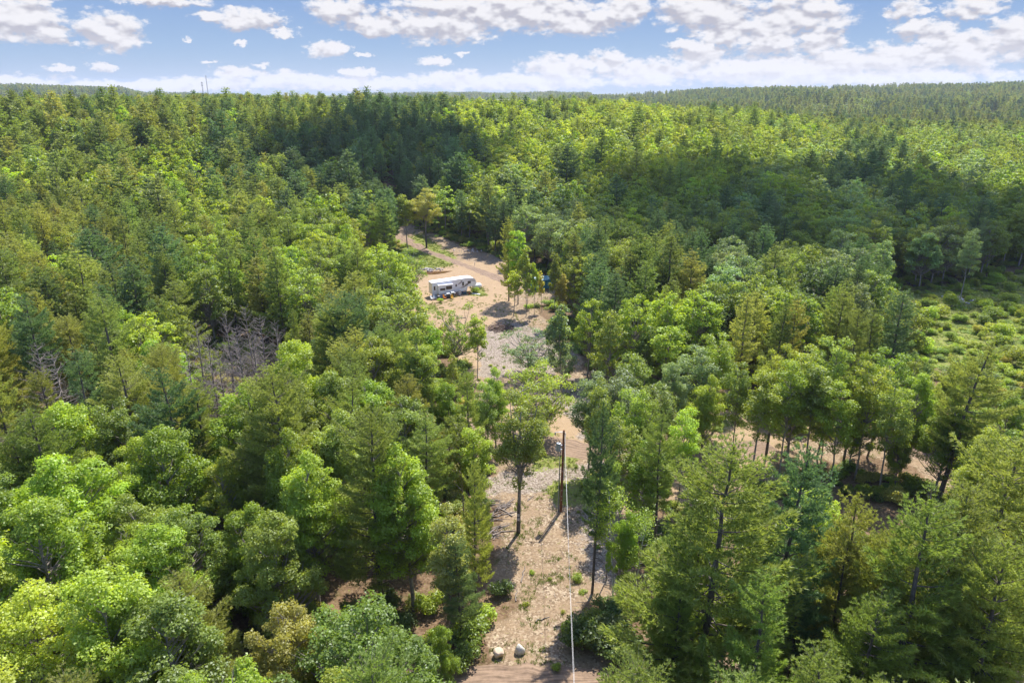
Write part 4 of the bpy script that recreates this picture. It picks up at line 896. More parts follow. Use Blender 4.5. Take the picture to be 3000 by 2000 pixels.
def scatter_under():
    rows = []; meshes = []; keys = {}
    for k in 'MBQYT':
        for j, p in enumerate(LOWB+BUSH[:2]): keys[(k, j)] = len(meshes); meshes.append((comb_mesh(p), (*COLS[k][0], 1)))
    n = 26000; a = np.radians(rng.uniform(-42, 42, n)); r = np.sqrt(rng.uniform(28**2, 290**2, n)); x = r*np.sin(a); y = r*np.cos(a)
    c = sdist(CLEAR, x, y); f = sdist(FIELD, x, y); z = height(x, y); nz = vnoise(x, y, 6); pu, pv, _ = project(np.column_stack([x, y, z]))
    rd = np.min([np.min(np.hypot(C[::3, 0][None]-x[:, None], C[::3, 1][None]-y[:, None]), 1)-w/2 for C, w in ROADS], 0)
    for i in range(n):
        if rd[i] < .6: continue
        if c[i] < .3: 
            if rng.random() > (.10 if c[i] < -1.5 else .3): continue
            if c[i] < -1.5:
                if r[i] < 125: rows.append((x[i], y[i], z[i]-.02, rng.uniform(.2, .5), rng.uniform(.3, .7), rng.uniform(0, 6.28), keys[(random.choice('BMY'), int(rng.integers(0, 2)))], 0))
                continue
        if 1400 < pu[i] < 1680 and pv[i] > 1480: continue
        if nz[i] < .30 and f[i] > 0: continue
        if f[i] < 0 and rng.random() < .8: continue
        if 2740 < pu[i] < 2890 and 865 < pv[i] < 935: continue
        k = random.choice('MMBQT') if f[i] > 0 else random.choice('YBYMQ')
        rows.append((x[i], y[i], z[i]-.02, rng.uniform(.6, 1.3), rng.uniform(.6, 1.4), rng.uniform(0, 6.28), keys[(k, int(rng.integers(0, 4 if c[i] > 1 else 2)))], 0))
    for q in range(420):   # extra in the field
        px = rng.uniform(2500, 3300); py = rng.uniform(790, 1130); xx, yy, zz = pix2ground(px, py)
        if inside(FIELD, np.array([xx]), np.array([yy]))[0]: rows.append((xx, yy, zz-.02, rng.uniform(.6, 2.4), rng.uniform(.2, .6), rng.uniform(0, 6.28), keys[(random.choice('YBBBM'), int(rng.integers(0, 2)))], 0))
    stuff('undergrowth', rows, meshes, 'low leafy undergrowth between the trees and over the scrubby field', 'undergrowth')
scatter_under()
def grass():
    rg = np.random.default_rng(7); P = []
    for p, dn in [(g, 6.) for g in GRASS]:
        x0, y0 = p.min(0)-1; x1, y1 = p.max(0)+1; n = int(min((x1-x0)*(y1-y0)*dn, 7000)); x = rg.uniform(x0, x1, n); y = rg.uniform(y0, y1, n)
        m = (sdist(p, x, y)+(vnoise(x, y, 1.5)-.5)*4 < .5) & (vnoise(x, y, .9) > .38); P.append(np.column_stack([x[m], y[m]]))
    x0, y0 = FIELD.min(0); x1, y1 = FIELD.max(0); n = 17000; x = rg.uniform(x0, min(x1, 150), n); y = rg.uniform(y0, y1, n); m = inside(FIELD, x, y) & (vnoise(x, y, 2.2) > .35); P.append(np.column_stack([x[m], y[m]]))
    x0, y0 = CLEAR.min(0); x1, y1 = CLEAR.max(0); n = 42000; x = rg.uniform(x0, x1, n); y = rg.uniform(y0, min(y1, 175), n); m = inside(CLEAR, x, y) & (vnoise(x, y, 3) > .54) & (vnoise(x, y, .8) > .50); P.append(np.column_stack([x[m], y[m]]))
    P = np.concatenate(P); rd = np.min([np.min(np.hypot(C[::3, 0][None]-P[:, :1], C[::3, 1][None]-P[:, 1:]), 1)-w/2 for C, w in ROADS], 0); P = P[rd > .1]
    n = len(P); k = 12; B = np.column_stack([P, height(P[:, 0], P[:, 1])]); B = np.repeat(B, k, 0)+np.column_stack([rg.normal(0, .13, (n*k, 2)), np.zeros(n*k)])
    D = unit(np.column_stack([rg.normal(0, .45, (n*k, 2)), np.ones(n*k)])); V, T_ = blades(B, D, .26, .05, rg)
    me = mk_mesh('grass', V, T_, None, [M_GRASS], tint=rg.random(len(T_))); o = bpy.data.objects.new('grass', me); COL.objects.link(o); o.color = (.16, .21, .035, 1); tag(o, 'tufts of yellow-green grass and weeds on the cleared ground', 'grass', kind='stuff')
grass()
def sticks():
    rg = np.random.default_rng(8); paths = []; rads = []
    x0, y0 = CLEAR.min(0); x1, y1 = CLEAR.max(0); n = 7000; x = rg.uniform(x0, x1, n); y = rg.uniform(y0, min(y1, 170), n); m = inside(CLEAR, x, y) & (vnoise(x, y, 5) > .42); x = x[m]; y = y[m]
    rd = np.min([np.min(np.hypot(C[::3, 0][None]-x[:, None], C[::3, 1][None]-y[:, None]), 1)-w/2 for C, w in ROADS], 0)
    for xx, yy, r in zip(x, y, rd):
        if r < .3: continue
        a = rg.random()*3.14; l = .15+rg.exponential(.28); r0 = .018+.02*rg.random(); s = np.linspace(-.5, .5, 4); px = xx+np.cos(a)*l*s+rg.normal(0, .04*l, 4); py = yy+np.sin(a)*l*s+rg.normal(0, .04*l, 4)
        paths.append(np.column_stack([px, py, height(px, py)+.02])); rads.append(np.linspace(r0, r0*.5, 4))
    v, q = tubes(paths, rads, 4); me = mk_mesh('fallen_sticks', v, None, q, [simple('weathered sticks', (.42, .35, .29), .9, 0, .5, .8)]); o = bpy.data.objects.new('fallen_sticks', me); COL.objects.link(o); tag(o, 'small sticks and wood chips littering the cleared ground', 'sticks', kind='stuff')
sticks()

# ------------------------------------------------------------------ larger woody debris, stones, boulders
def log_pile(name, px, py, R, n, lmax, label, mat, cat='brush pile', hh=1.0):
    x0, y0, z0 = pix2ground(px, py); rg = np.random.default_rng(int(px)); paths = []; rads = []
    for i in range(n):
        a = rg.random()*6.28; q = R*rg.random()**.7; c = np.array([math.cos(a)*q*1.3, math.sin(a)*q, max(.06, hh*(1-q/R)*rg.random())])
        b = rg.normal(.3, .7); l = lmax*(.25+.75*rg.random()); d = np.array([math.cos(b), math.sin(b), rg.normal(0, .13)]); r = .03+.09*rg.random()**2
        s = np.linspace(-.5, .5, 4)[:, None]; p = c+d*l*s+rg.normal(0, .05, (4, 3)); p[:, 2] = np.maximum(p[:, 2], .03); paths.append(p); rads.append(np.linspace(r, r*.6, 4))
    v, q = tubes(paths, rads, 6); me = mk_mesh(name, v, None, q, [mat], smooth_=True); o = bpy.data.objects.new(name, me); COL.objects.link(o); o.location = (x0, y0, z0); tag(o, label, cat)
M_BRUSH = simple('brown brushwood', (.19, .13, .095), .9, 0, .5, 2)
log_pile('brush_pile', 1468, 963, 2.6, 90, 3.6, 'heap of brown logs and branches on the bare ground right of the camper', M_BRUSH, hh=1.7)
log_pile('brush_pile', 1420, 1495, 2.6, 80, 3.2, 'tangle of grey cut branches between the trees left of the driveway', M_DEAD, hh=1.0)
log_pile('brush_pile', 1440, 1560, 1.6, 30, 2.4, 'small heap of cut branches beside the big forked trunk', M_DEAD, hh=.5)
log_pile('brush_pile', 2230, 1215, 2.0, 34, 3.0, 'fallen branches under the trees above the sandy bank', M_DEAD, hh=.5)
log_pile('brush_pile', 2740, 1950, 3.0, 60, 4.2, 'tangle of long bare pale branches in the lower right corner', M_DEAD, hh=1.6)
log_pile('brush_pile', 1950, 1075, 2.0, 30, 3.0, 'fallen branches in the shade at the edge of the middle wood', M_DEAD, hh=.5)
for (px, py, l, a, lb) in ((1395,1017,1.6,1.2,'short reddish log lying beside the gravel above the low trees'),(1533,1682,2.6,1.4,'long pale crooked branch lying on the driveway left of the wire'),(1590,1815,1.4,.5,'short pale branch near the foot of the driveway'),(1555,1460,1.2,.9,'bent grey branch next to the big forked trunk'),(1675,1215,2.4,-.5,'fallen pale log at the near rim of the gravel mound'),(1512,1745,1.8,1.5,'grey branch at the left edge of the driveway')):
    x, y, z = pix2ground(px, py); rg = np.random.default_rng(px); s = np.linspace(-.5, .5, 6)[:, None]; p = np.array([math.cos(a), math.sin(a), 0])*l*s+rg.normal(0, .07, (6, 3)); p[:, 2] = .05
    pp = [p, np.stack([p[2], p[2]+[.3, .2, .1], p[2]+[.5, .5, .12]])]
    v, q = tubes(pp, [np.linspace(.07, .03, 6), [.03, .02, .01]], 6); me = mk_mesh('fallen_branch', v, None, q, [M_DEAD if px != 1395 else M_BRUSH], smooth_=True); o = bpy.data.objects.new('fallen_branch', me); COL.objects.link(o); o.location = (x, y, z+.02); tag(o, lb, 'branch')
import bmesh
def stone(name, seed, sx, sy, sz, mat, parent=None, sub=4, rough=.16):
    bm = bmesh.new(); bmesh.ops.create_icosphere(bm, subdivisions=sub, radius=1); rg = np.random.default_rng(seed); cuts = [unit(rg.normal(size=3)) for _ in range(11)]; off = rg.uniform(.6, .88, 11)
    for v in bm.verts:
        p = np.array(v.co)
        for c, d in zip(cuts, off):
            e = p@c-d
            if e > 0: p = p-c*e*.9
        p = p*(1+rough*.35*(vnoise(p[0]*3+seed, p[1]*3+p[2]*2, .5)-.5)); v.co = (p[0]*sx, p[1]*sy, p[2]*sz)
    me = bpy.data.meshes.new(name); bm.to_mesh(me); bm.free(); me.materials.append(mat); me.polygons.foreach_set('use_smooth', np.ones(len(me.polygons), bool)); return me
M_STONE1 = simple('tan granite', (.58, .45, .33), .9, 0, .35, 2.2, .7); M_STONE2 = simple('grey granite', (.58, .54, .47), .9, 0, .3, 2.2, .7)
for px, py, sd, m, dims, lb in ((1461,1912,3,M_STONE1,(.56,.50,.54),'tan reddish boulder with a rough face, left of the two beside the road'), (1522,1902,6,M_STONE2,(.52,.46,.60),'grey block-shaped boulder with a flat top, right of the two beside the road')):
    x, y, z = pix2ground(px, py+8); me = stone('boulder', sd, *dims, m); o = bpy.data.objects.new('boulder', me); COL.objects.link(o); o.location = (x, y, z+.30); o.rotation_euler = (0, 0, sd); tag(o, lb, 'boulder', 'boulders beside the dirt road')
def rock_heap(px, py, n, R, label, mat, szz=.35):
    x0, y0, z0 = pix2ground(px, py); rg = np.random.default_rng(px); V = []; F_ = []; o_ = 0; base = stone('x', 5, 1, 1, 1, mat, sub=2); bv = np.array([v.co[:] for v in base.vertices]); bf = np.array([p.vertices[:] for p in base.polygons])
    for i in range(n):
        a = rg.random()*6.28; q = R*rg.random()**.7; s = szz*(.4+.8*rg.random()); Rm = np.linalg.qr(rg.normal(size=(3, 3)))[0]
        V.append((bv*[1, .8, .6])@Rm*s+[math.cos(a)*q*1.5, math.sin(a)*q, s*.3+.6*szz*(1-q/R)*rg.random()]); F_.append(bf+o_); o_ += len(bv)
    me = mk_mesh('stone_pile', np.concatenate(V), np.concatenate(F_), None, [mat]); o = bpy.data.objects.new('stone_pile', me); COL.objects.link(o); o.location = (x0, y0, z0); tag(o, label, 'stone pile')
M_STONE3 = simple('pale rubble', (.46, .41, .40), .9, 0, .35, 1.0)
rock_heap(1262, 791, 46, 2.3, 'heap of pale rubble behind the brown puddle', M_STONE3)
rock_heap(2812, 880, 70, 3.2, 'grey rubble heap at the foot of the lone tree at the field edge', M_STONE3, .42)
rock_heap(1372, 735, 30, 3.0, 'scattered stones among the grass right of the forest track', M_STONE3, .3)
T_extra = [2818, 690, 16.5, 'slim', 'S', 0, .95, 'lone pale tree with bare trunk behind the scrubby field']
x, y, z = pix2ground(2812, 877); PL = [x, y, z, 17, 'slim', 'S', 0, .95, 'lone pale tree with a bare trunk rising from the rubble heap', None]; place_tree(PL, 90)
# birch stems by the driveway
def birch(px, py, H, lean, label):
    x, y, z = pix2ground(px, py); root = empty('birch_tree', (x, y, z), 0); tag(root, label, 'birch tree'); rg = np.random.default_rng(px)
    s = np.linspace(0, 1, 9); P = np.column_stack([lean*s**1.4+rg.normal(0, .05, 9)*s, rg.normal(0, .05, 9)*s, s*H-.2]); paths = [P]; rads = [.10*(1-.75*s)]
    for k in range(14):
        zz = .45+.5*rg.random(); p = np.array([np.interp(zz, s, P[:, i]) for i in range(3)]); a = rg.random()*6.28; e = p+[math.cos(a)*1.1, math.sin(a)*1.1, .7]; paths.append(np.stack([p, (p+e)/2, e])); rads.append([.025, .016, .006])
    v, q = tubes(paths, rads, 6); me = mk_mesh('trunk', v, None, q, [M_BIRCH], smooth_=True); o = bpy.data.objects.new('trunk', me); COL.objects.link(o); o.parent = root
    C = np.array([pp[-1] for pp in paths[1:]]); C = np.vstack([C, P[-2:]]); LP = np.repeat(C, 130, 0)+rg.normal(0, .38, (len(C)*130, 3)); V, Q = leaves(LP, unit(rg.normal(0, .5, LP.shape)+[0, 0, 1]), .15, rg)
    me = mk_mesh('crown', V, None, Q, [M_LEAF], tint=rg.random(len(Q))); o = bpy.data.objects.new('crown', me); COL.objects.link(o); o.parent = root; o.color = (*COLS['B'][0], 1)
birch(1795, 1765, 13, -1.0, 'slim white-stemmed birch in front of the dark trunks right of the driveway')
birch(1850, 1800, 11, .9, 'second slim birch, at the shaded edge right of the driveway')

# ------------------------------------------------------------------ puddle
def puddle():
    m, t = newmat('muddy water'); o = t.nodes.new('ShaderNodeOutputMaterial'); b = t.nodes.new('ShaderNodeBsdfPrincipled'); b.inputs['Base Color'].default_value = (.13, .062, .025, 1); b.inputs['Roughness'].default_value = .15; t.links.new(b.outputs[0], o.inputs[0])
    pts = [(1238,797),(1262,792),(1290,790),(1315,791),(1332,794),(1318,799),(1300,803),(1275,806),(1250,807),(1235,803)]; w = [pix2plane(a, b) for a, b in pts]; zz = float(height(*np.mean(w, 0)))
    # level sheet just above the highest ground inside it
    zz = float(height(PUD[0], PUD[1]))+.02
    mb = MB(); mb.prism([(a, b) for a, b in w], zz-.5, zz, 'xy'); ob = mb.build('puddle', m); tag(ob, 'reddish brown muddy puddle behind the camper', 'puddle', kind='structure')
puddle()

# ------------------------------------------------------------------ utility pole with transformer, and wires
M_POLE = simple('creosoted pole', (.23, .085, .035), .8, 0, .4, 3, .3); M_GREY = simple('grey enamel', (.42, .44, .44), .4, .3, .08, 2); M_STEEL = simple('galvanised steel', (.55, .55, .56), .45, .6, .1, 5)
M_WHITE = simple('white plastic', (.75, .75, .76), .5, 0, .05, 3); M_BLACK = simple('black rubber', (.03, .03, .032), .6, 0, .1, 5); M_PORC = simple('porcelain', (.30, .26, .24), .25, 0, .1, 5); M_WIRE = simple('aluminium wire', (.42, .42, .43), .4, .5, .05, 5)
px_, py_, pz_ = pix2ground(1643, 1497)
def pole():
    root = empty('utility_pole', (px_, py_, pz_)); tag(root, 'reddish brown wooden utility pole with a grey transformer standing in the driveway', 'utility pole'); root.rotation_euler = (0, R_(.6), 0)
    MB().tube([(0, 0, -.5), (0, 0, 4), (0, 0, 8), (0, 0, 10.6)], [.165, .15, .13, .115], 14).build('shaft', M_POLE, root, smooth_=True)
    a = MB(); a.tube([(-.12, -.05, 10.42), (-.55, -.08, 10.42), (-.98, -.1, 10.36)], .03, 8); a.tube([(-.12, -.05, 10.2), (-.5, -.08, 10.4)], .018, 6); arm = a.build('bracket_arm', M_STEEL, root)
    MB().tube([(-.98, -.1, 10.34), (-.98, -.1, 10.28), (-.98, -.1, 10.22), (-.98, -.1, 10.14), (-.98, -.1, 10.06), (-.98, -.1, 9.98)], [.05, .09, .05, .09, .05, .03], 10).build('insulator', M_PORC, root)
    t = MB().tube([(-.56, -.18, 8.0), (-.56, -.18, 8.06), (-.56, -.18, 8.98), (-.56, -.18, 9.06), (-.56, -.18, 9.12)], [.20, .27, .27, .24, .06], 20).build('transformer', M_GREY, root, smooth_=True)
    MB().tube([(-.5, -.18, 9.08), (-.5, -.18, 9.22), (-.5, -.18, 9.3), (-.5, -.18, 9.42)], [.06, .045, .07, .02], 10).build('bushing', M_PORC, t)
    b = MB(); b.box(-.34, -.10, -.16, -.05, 8.72, 8.80); b.box(-.34, -.10, -.16, -.05, 8.18, 8.26); b.build('mounting_bracket', M_STEEL, t)
    c = MB()
    for k in range(4): c.tube([(-.80, -.25, 8.75-.12*k), (-.98, -.28, 8.7-.12*k), (-.92, -.26, 8.45-.1*k), (-.74, -.25, 8.3)], .014, 6)
    c.build('cable_loops', M_STEEL, t)
    c = MB(); c.tube([(-.98, -.1, 10.0), (-.8, -.12, 9.8), (-.62, -.16, 9.6), (-.5, -.18, 9.4)], .012, 6); c.build('drop_lead', M_BLACK, root)
    MB().tube([(-.30, -.14, 0), (-.30, -.14, 3), (-.32, -.14, 7.95)], .045, 8).build('riser_conduit', M_BLACK, root); MB().tube([(-.37, -.18, 0), (-.385, -.18, 7.6)], .02, 6).build('ground_wire', M_WHITE, root)
    MB().tube([(.20, -.07, 4.2), (.185, -.06, 7), (.165, -.05, 10.3)], .04, 8).build('white_conduit', M_WHITE, root)
    b = MB()
    for z in (1.6, 2.1, 2.9, 5.4, 6.6, 8.5): b.box(-.05, .05, -.215, -.19, z, z+.07)
    b.build('number_plate', M_STEEL, root)
pole()
def wires():
    A = np.array([px_+.22, py_-.15, 10.1+pz_]); E = np.array([3.0, 12.0, 9.0]); 
    for j, (dx, dz, r, lb) in enumerate(((0, 0, .009, 'left strand of the pale power line running down from the pole to the bottom edge'), (.13, -.05, .007, 'right strand of the pale power line running down from the pole to the bottom edge'))):
        s = np.linspace(0, 1, 40)[:, None]; P = A+(E-A)*s+np.array([dx, 0, dz]); P[:, 2:] -= 4*2.2*s*(1-s); P[:, 0:1] += dx*(s-1)
        mb = MB(); mb.tube([tuple(p) for p in P], r, 6); o = mb.build('power_line', M_WIRE); tag(o, lb, 'power line', 'power line strands')
wires()
def papers():
    p = PLACED[0]; x, y, z = p[0], p[1], p[2]
    for k, zz in enumerate((2.55, 2.0)):
        root = empty('notice', (x, y-.34, z+zz)); MB().box(-.12, .12, -.006, .006, -.16, .16).build('sheet', M_WHITE, root)
        b = MB()
        for q in range(4): b.box(-.09, .09-.04*(q % 2), -.011, -.0075, .10-.065*q, .115-.065*q)
        b.build('print', simple('red print', (.5, .06, .04), .7), root); tag(root, ('upper' if k == 0 else 'lower')+' white paper notice fixed to the big forked trunk', 'notice', 'notices on the forked trunk')
papers()

# ------------------------------------------------------------------ fifth-wheel camper
M_BODY = simple('camper gel coat', (.86, .85, .87), .35, 0, .03, .8); M_ROOF = simple('camper roof membrane', (.84, .83, .83), .55, 0, .05, .9); M_GLASS = simple('tinted glass', (.055, .04, .032), .12, 0, .1, 3)
M_TRIM = simple('grey trim', (.33, .33, .35), .5, 0, .1, 3); M_GRAPH = simple('dark red-brown graphics', (.10, .05, .055), .4, 0, .1, 3); M_GRAPH2 = simple('grey graphics', (.33, .31, .33), .4, 0, .1, 3); M_SKIRT = simple('blue-grey skirting', (.34, .39, .47), .7, 0, .1, 2)
M_WOOD = simple('raw timber', (.34, .22, .13), .85, 0, .3, 4); M_ORANGE = simple('orange plastic', (.75, .26, .03), .5, 0, .1, 3); M_YEL = simple('yellow plastic', (.75, .42, .03), .5, 0, .1, 3)
g0 = np.array(pix2ground(1267, 873)); g1 = np.array(pix2ground(1382, 862)); HEAD = math.radians(25); CZ = float(g0[2])
cx0, cy0 = float(g0[0]), float(g0[1])
def cw(u, v, z=0): # camper local -> world (u along, v away from viewer)
    c, s = math.cos(HEAD), math.sin(HEAD); X, Y = cx0+u*c-v*s, cy0+u*s+v*c; return X, Y, float(height(X, Y))+z
def camper():
    root = empty('camper_trailer', (cx0, cy0, CZ), HEAD); tag(root, 'long white fifth-wheel camper with swoosh graphics and a slide-out, parked in the clearing', 'camper')
    prof = [(0, .8), (8.9, .8), (9.05, 1.0), (9.15, 1.75), (11.0, 1.8), (11.35, 2.05), (11.5, 2.45), (11.42, 2.95), (11.15, 3.4), (10.7, 3.7), (10.1, 3.86), (8.6, 3.9), (0.2, 3.62), (0, 3.5)]
    body = MB().prism(prof, 0, 2.55).build('body', M_BODY, root, bevel=.06, smooth_=True)
    rp = [(11.15, 3.43), (10.7, 3.74), (10.1, 3.90), (8.6, 3.94), (.15, 3.66), (-.02, 3.55), (-.02, 3.60), (.15, 3.71), (8.6, 3.99), (10.1, 3.95), (10.72, 3.79), (11.19, 3.46)]
    roof = MB().prism(rp, -.03, 2.58).build('roof', M_ROOF, root)
    MB().box(4.55, 5.35, .9, 1.6, 3.84, 4.1).build('air_conditioner', M_WHITE, roof, bevel=.07)
    for x in (2.2, 7.0, 9.0): MB().box(x, x+.36, 1.3, 1.7, 3.78+.02*x, 3.93+.02*x).build('roof_vent', M_WHITE, roof, bevel=.02)
    MB().tube([(8.2, .6, 3.9), (8.2, .6, 4.2)], .03, 6).build('antenna', M_STEEL, roof)
    sl_ = MB().box(1.35, 5.0, -.85, -.003, 1.0, 3.08).build('slide_out', M_BODY, root, bevel=.04); MB().box(1.25, 5.1, -.93, -.004, 3.09, 3.16).build('slide_topper', M_ROOF, sl_)
    MB().box(1.35, 5.0, -.80, -.77, .02, .98).build('skirting', M_SKIRT, root); MB().box(0.0, 1.3, .04, .07, .02, .78).build('skirting', M_SKIRT, root)
    def win(par, x0, x1, z0, z1, y, nm='window'):
        f = MB().box(x0-.05, x1+.05, y-.02, y+.02, z0-.05, z1+.05).build(nm, M_TRIM, par); MB().box(x0, x1, y-.026, y-.021, z0, z1).build('pane', M_GLASS, f)
    win(sl_, 1.75, 3.0, 1.85, 2.35, -.86); win(sl_, 3.25, 4.75, 1.95, 2.75, -.86); win(root, .45, .8, 1.9, 2.8, -.012); win(root, 6.0, 6.3, 2.2, 2.7, -.012); win(root, 7.75, 8.15, 2.2, 3.1, -.012); win(root, 9.2, 9.95, 2.65, 3.15, -.012)
    win(root, -.0, .0001, 2.0, 2.1, 1.2) if False else None
    d = MB().box(5.3, 5.9, -.02, .01, 1.0, 2.95).build('door', M_BODY, root); MB().box(5.8, 5.86, -.05, -.021, 1.9, 2.0).build('handle', M_BLACK, d)
    def swoosh(pts, w, mat):
        P = np.array(pts, float); n = 16; k = len(P); tt = np.linspace(0, k-1, n); C = np.column_stack([np.interp(tt, range(k), P[:, 0]), np.interp(tt, range(k), P[:, 1])]); Tn = np.gradient(C, axis=0); Tn /= np.linalg.norm(Tn, axis=1)[:, None]; Nn = np.column_stack([-Tn[:, 1], Tn[:, 0]]); ww = w*np.sin(np.linspace(.08, 3.06, n))[:, None]
        poly = np.vstack([C+Nn*ww, (C-Nn*ww)[::-1]]); MB().prism([tuple(q) for q in poly], -.010, -.004).build('graphic', mat, root)
    swoosh([(6.5, 2.55), (7.1, 2.95), (7.6, 3.2), (7.75, 3.3)], .09, M_GRAPH); swoosh([(6.6, 2.45), (7.1, 2.7), (7.7, 3.05)], .05, M_GRAPH2)
    swoosh([(7.2, 3.35), (7.5, 3.42), (7.9, 3.5)], .06, M_GRAPH)
    swoosh([(6.9, 1.62), (7.9, 1.75), (8.8, 2.1), (9.6, 2.75), (10.0, 2.95)], .10, M_GRAPH2); swoosh([(7.3, 1.85), (8.3, 1.98), (9.2, 2.35), (9.9, 2.95)], .09, M_GRAPH); swoosh([(8.3, 2.15), (8.7, 2.45), (9.15, 2.5), (9.9, 2.6)], .10, M_GRAPH)
    swoosh([(9.6, 3.2), (10.2, 3.22), (10.8, 3.15), (11.3, 2.85)], .06, M_GRAPH); swoosh([(9.3, 3.35), (10.2, 3.5), (10.9, 3.4), (11.25, 3.1)], .05, M_GRAPH2); swoosh([(2.2, 1.32), (3.2, 1.22), (4.2, 1.42), (5.2, 1.5)], .03, M_GRAPH2)
    for x in (6.6, 7.5):
        for y in (.12, 2.2):
            w = MB().tube([(x, y, .42), (x, y+.24, .42)], .42, 18).build('wheel', M_BLACK, root); MB().tube([(x, y-.012, .42), (x, y-.004, .42)], .22, 12).build('rim', M_STEEL, w)
    f = MB(); f.box(.1, 9.0, .35, .45, .6, .795); f.box(.1, 9.0, 2.1, 2.2, .6, .795); f.build('chassis', M_BLACK, root)
    for y in (.4, 2.1): MB().box(8.6, 8.74, y, y+.14, .02, .8).build('landing_leg', M_STEEL, root)
    MB().tube([(10.3, 1.25, 1.05), (10.3, 1.25, 1.75)], .12, 10).build('kingpin', M_BLACK, root); MB().box(.02, .06, .3, .42, 1.2, 1.5).build('tail_light', M_GRAPH, root)
camper()
def prop(name, u, v, label, cat, rz=0, group=None):
    X, Y, Z = cw(u, v); o = empty(name, (X, Y, Z), HEAD+rz); tag(o, label, cat, group); return o
# propane tank behind the nose
t = empty('propane_tank', pix2ground(1397, 847), R_(35)); tag(t, 'big white capsule propane tank beyond the camper nose', 'propane tank')
MB().tube([(-1.35, 0, .85), (-1.28, 0, .85), (-1.1, 0, .85), (-.8, 0, .85), (.8, 0, .85), (1.1, 0, .85), (1.28, 0, .85), (1.35, 0, .85)], [.05, .32, .52, .62, .62, .52, .32, .05], 20).build('shell', M_WHITE, t, smooth_=True)
MB().tube([(0, 0, 1.45), (0, 0, 1.62)], .17, 12).build('valve_dome', M_WHITE, t)
for x in (-.7, .7): MB().box(x-.08, x+.08, -.4, .4, 0, .35).build('foot', M_STEEL, t)
def grill(u, v, label):
    g = prop('barbecue_grill', u, v, label, 'grill', group='grills beside the camper steps')
    MB().tube([(-.42, 0, 1.02), (.42, 0, 1.02)], .25, 14).build('lid', M_GREY, g, smooth_=True); MB().box(-.44, .44, -.27, .27, .72, .98).build('firebox', M_BLACK, g)
    MB().box(-.42, .42, -.25, .25, .1, .5).build('cabinet', M_BLACK, g); MB().box(-.88, -.46, -.22, .22, .9, .94).build('side_shelf', M_STEEL, g); MB().box(.46, .88, -.22, .22, .9, .94).build('side_shelf', M_STEEL, g)
    for a in (-.4, .4):
        for b in (-.22, .22): MB().box(a-.02, a+.02, b-.02, b+.02, 0, .72).build('leg', M_STEEL, g)
grill(3.3, -1.9, 'grey-lidded barbecue grill, left of the two by the camper'); grill(4.6, -1.35, 'grey-lidded barbecue grill, right of the two by the camper')
st = prop('wooden_steps', 5.6, -.6, 'wooden entry steps with a rail at the camper door', 'steps')
for k in range(4): MB().box(-.5, .5, -.95+.25*k, -.70+.25*k, .22*(k+1)-.05, .22*(k+1)).build('tread', M_WOOD, st)
for x in (-.52, .48): MB().prism([(-.95, 0), (.1, 0), (.1, .86), (-.95, .12)], 0, 1, 'xy') if False else MB().add([(x, -.95, 0), (x, .1, 0), (x, .1, .83), (x, -.95, .16), (x+.04, -.95, 0), (x+.04, .1, 0), (x+.04, .1, .83), (x+.04, -.95, .16)], [(0,1,2,3),(7,6,5,4),(0,4,5,1),(1,5,6,2),(2,6,7,3),(3,7,4,0)]).build('side_board', M_WOOD, st)
MB().tube([(-.5, -.9, .15), (-.5, -.9, 1.05), (-.5, .05, 1.75), (-.5, .05, .8)], .03, 6).build('handrail', M_WHITE, st)
cb_ = prop('storage_cabinet', 6.75, -.75, 'narrow pale cabinet with dark door lines right of the camper steps', 'cabinet')
MB().box(-.25, .25, -.25, .25, .02, 1.3).build('carcass', M_WHITE, cb_, bevel=.02)
for z in (.12, .55, .95): MB().box(-.21, .21, -.258, -.252, z, z+.3).build('drawer_front', M_TRIM, cb_)
bn = prop('fire_barrel', .9, -2.1, 'black metal drum standing by the rear corner of the camper', 'barrel')
MB().tube([(0, 0, 0), (0, 0, .3), (0, 0, .31), (0, 0, .6), (0, 0, .61), (0, 0, .88)], [.29, .29, .305, .305, .29, .29], 16).build('drum', M_BLACK, bn, smooth_=True); MB().tube([(0, 0, .885), (0, 0, .92)], .31, 16).build('rim', M_TRIM, bn)
def chair(u, v, mat, label, rz):
    c = prop('lawn_chair', u, v, label, 'chair', rz, 'lawn chairs beside the camper')
    MB().box(-.28, .28, -.28, .25, .36, .41).build('seat', mat, c)
    MB().box(-.28, .28, 0, .04, 0, .7, Matrix.Translation((0, .25, .4)) @ Matrix.Rotation(-.35, 4, 'X')).build('backrest', mat, c)
    for a in (-.27, .27):
        MB().box(a-.04, a+.04, -.3, .25, .58, .61).build('armrest', mat, c)
        for b in (-.25, .22): MB().box(a-.025, a+.025, b-.025, b+.025, 0, .58).build('leg', mat, c)
chair(2.35, -2.3, M_ORANGE, 'orange lawn chair between the black drum and the left grill', .4); chair(3.95, -2.9, M_YEL, 'yellow-orange lawn chair in front of the grills', -.3)
chair(-.6, -1.7, M_WHITE, 'white slatted lawn chair behind the camper, leftmost', .6); chair(.1, -1.5, M_WHITE, 'white slatted lawn chair behind the camper, second from left', .2)
bo = prop('timber_board', 10.9, -1.0, 'pale board lying flat on the ground in front of the camper nose', 'board', -.9); MB().box(-1.1, 1.1, -.35, .35, .05, .11).build('panel', M_WHITE, bo); MB().box(-1.0, 1.0, -.05, .05, .01, .049).build('batten', M_WOOD, bo)
ca = prop('fuel_can', 9.3, -.7, 'small red fuel can under the camper nose', 'fuel can'); MB().box(-.17, .17, -.12, .12, 0, .36).build('tank', simple('red plastic', (.5, .03, .02), .4), ca, bevel=.03); MB().tube([(.08, 0, .37), (.16, 0, .48)], .025, 6).build('spout', M_YEL, ca)
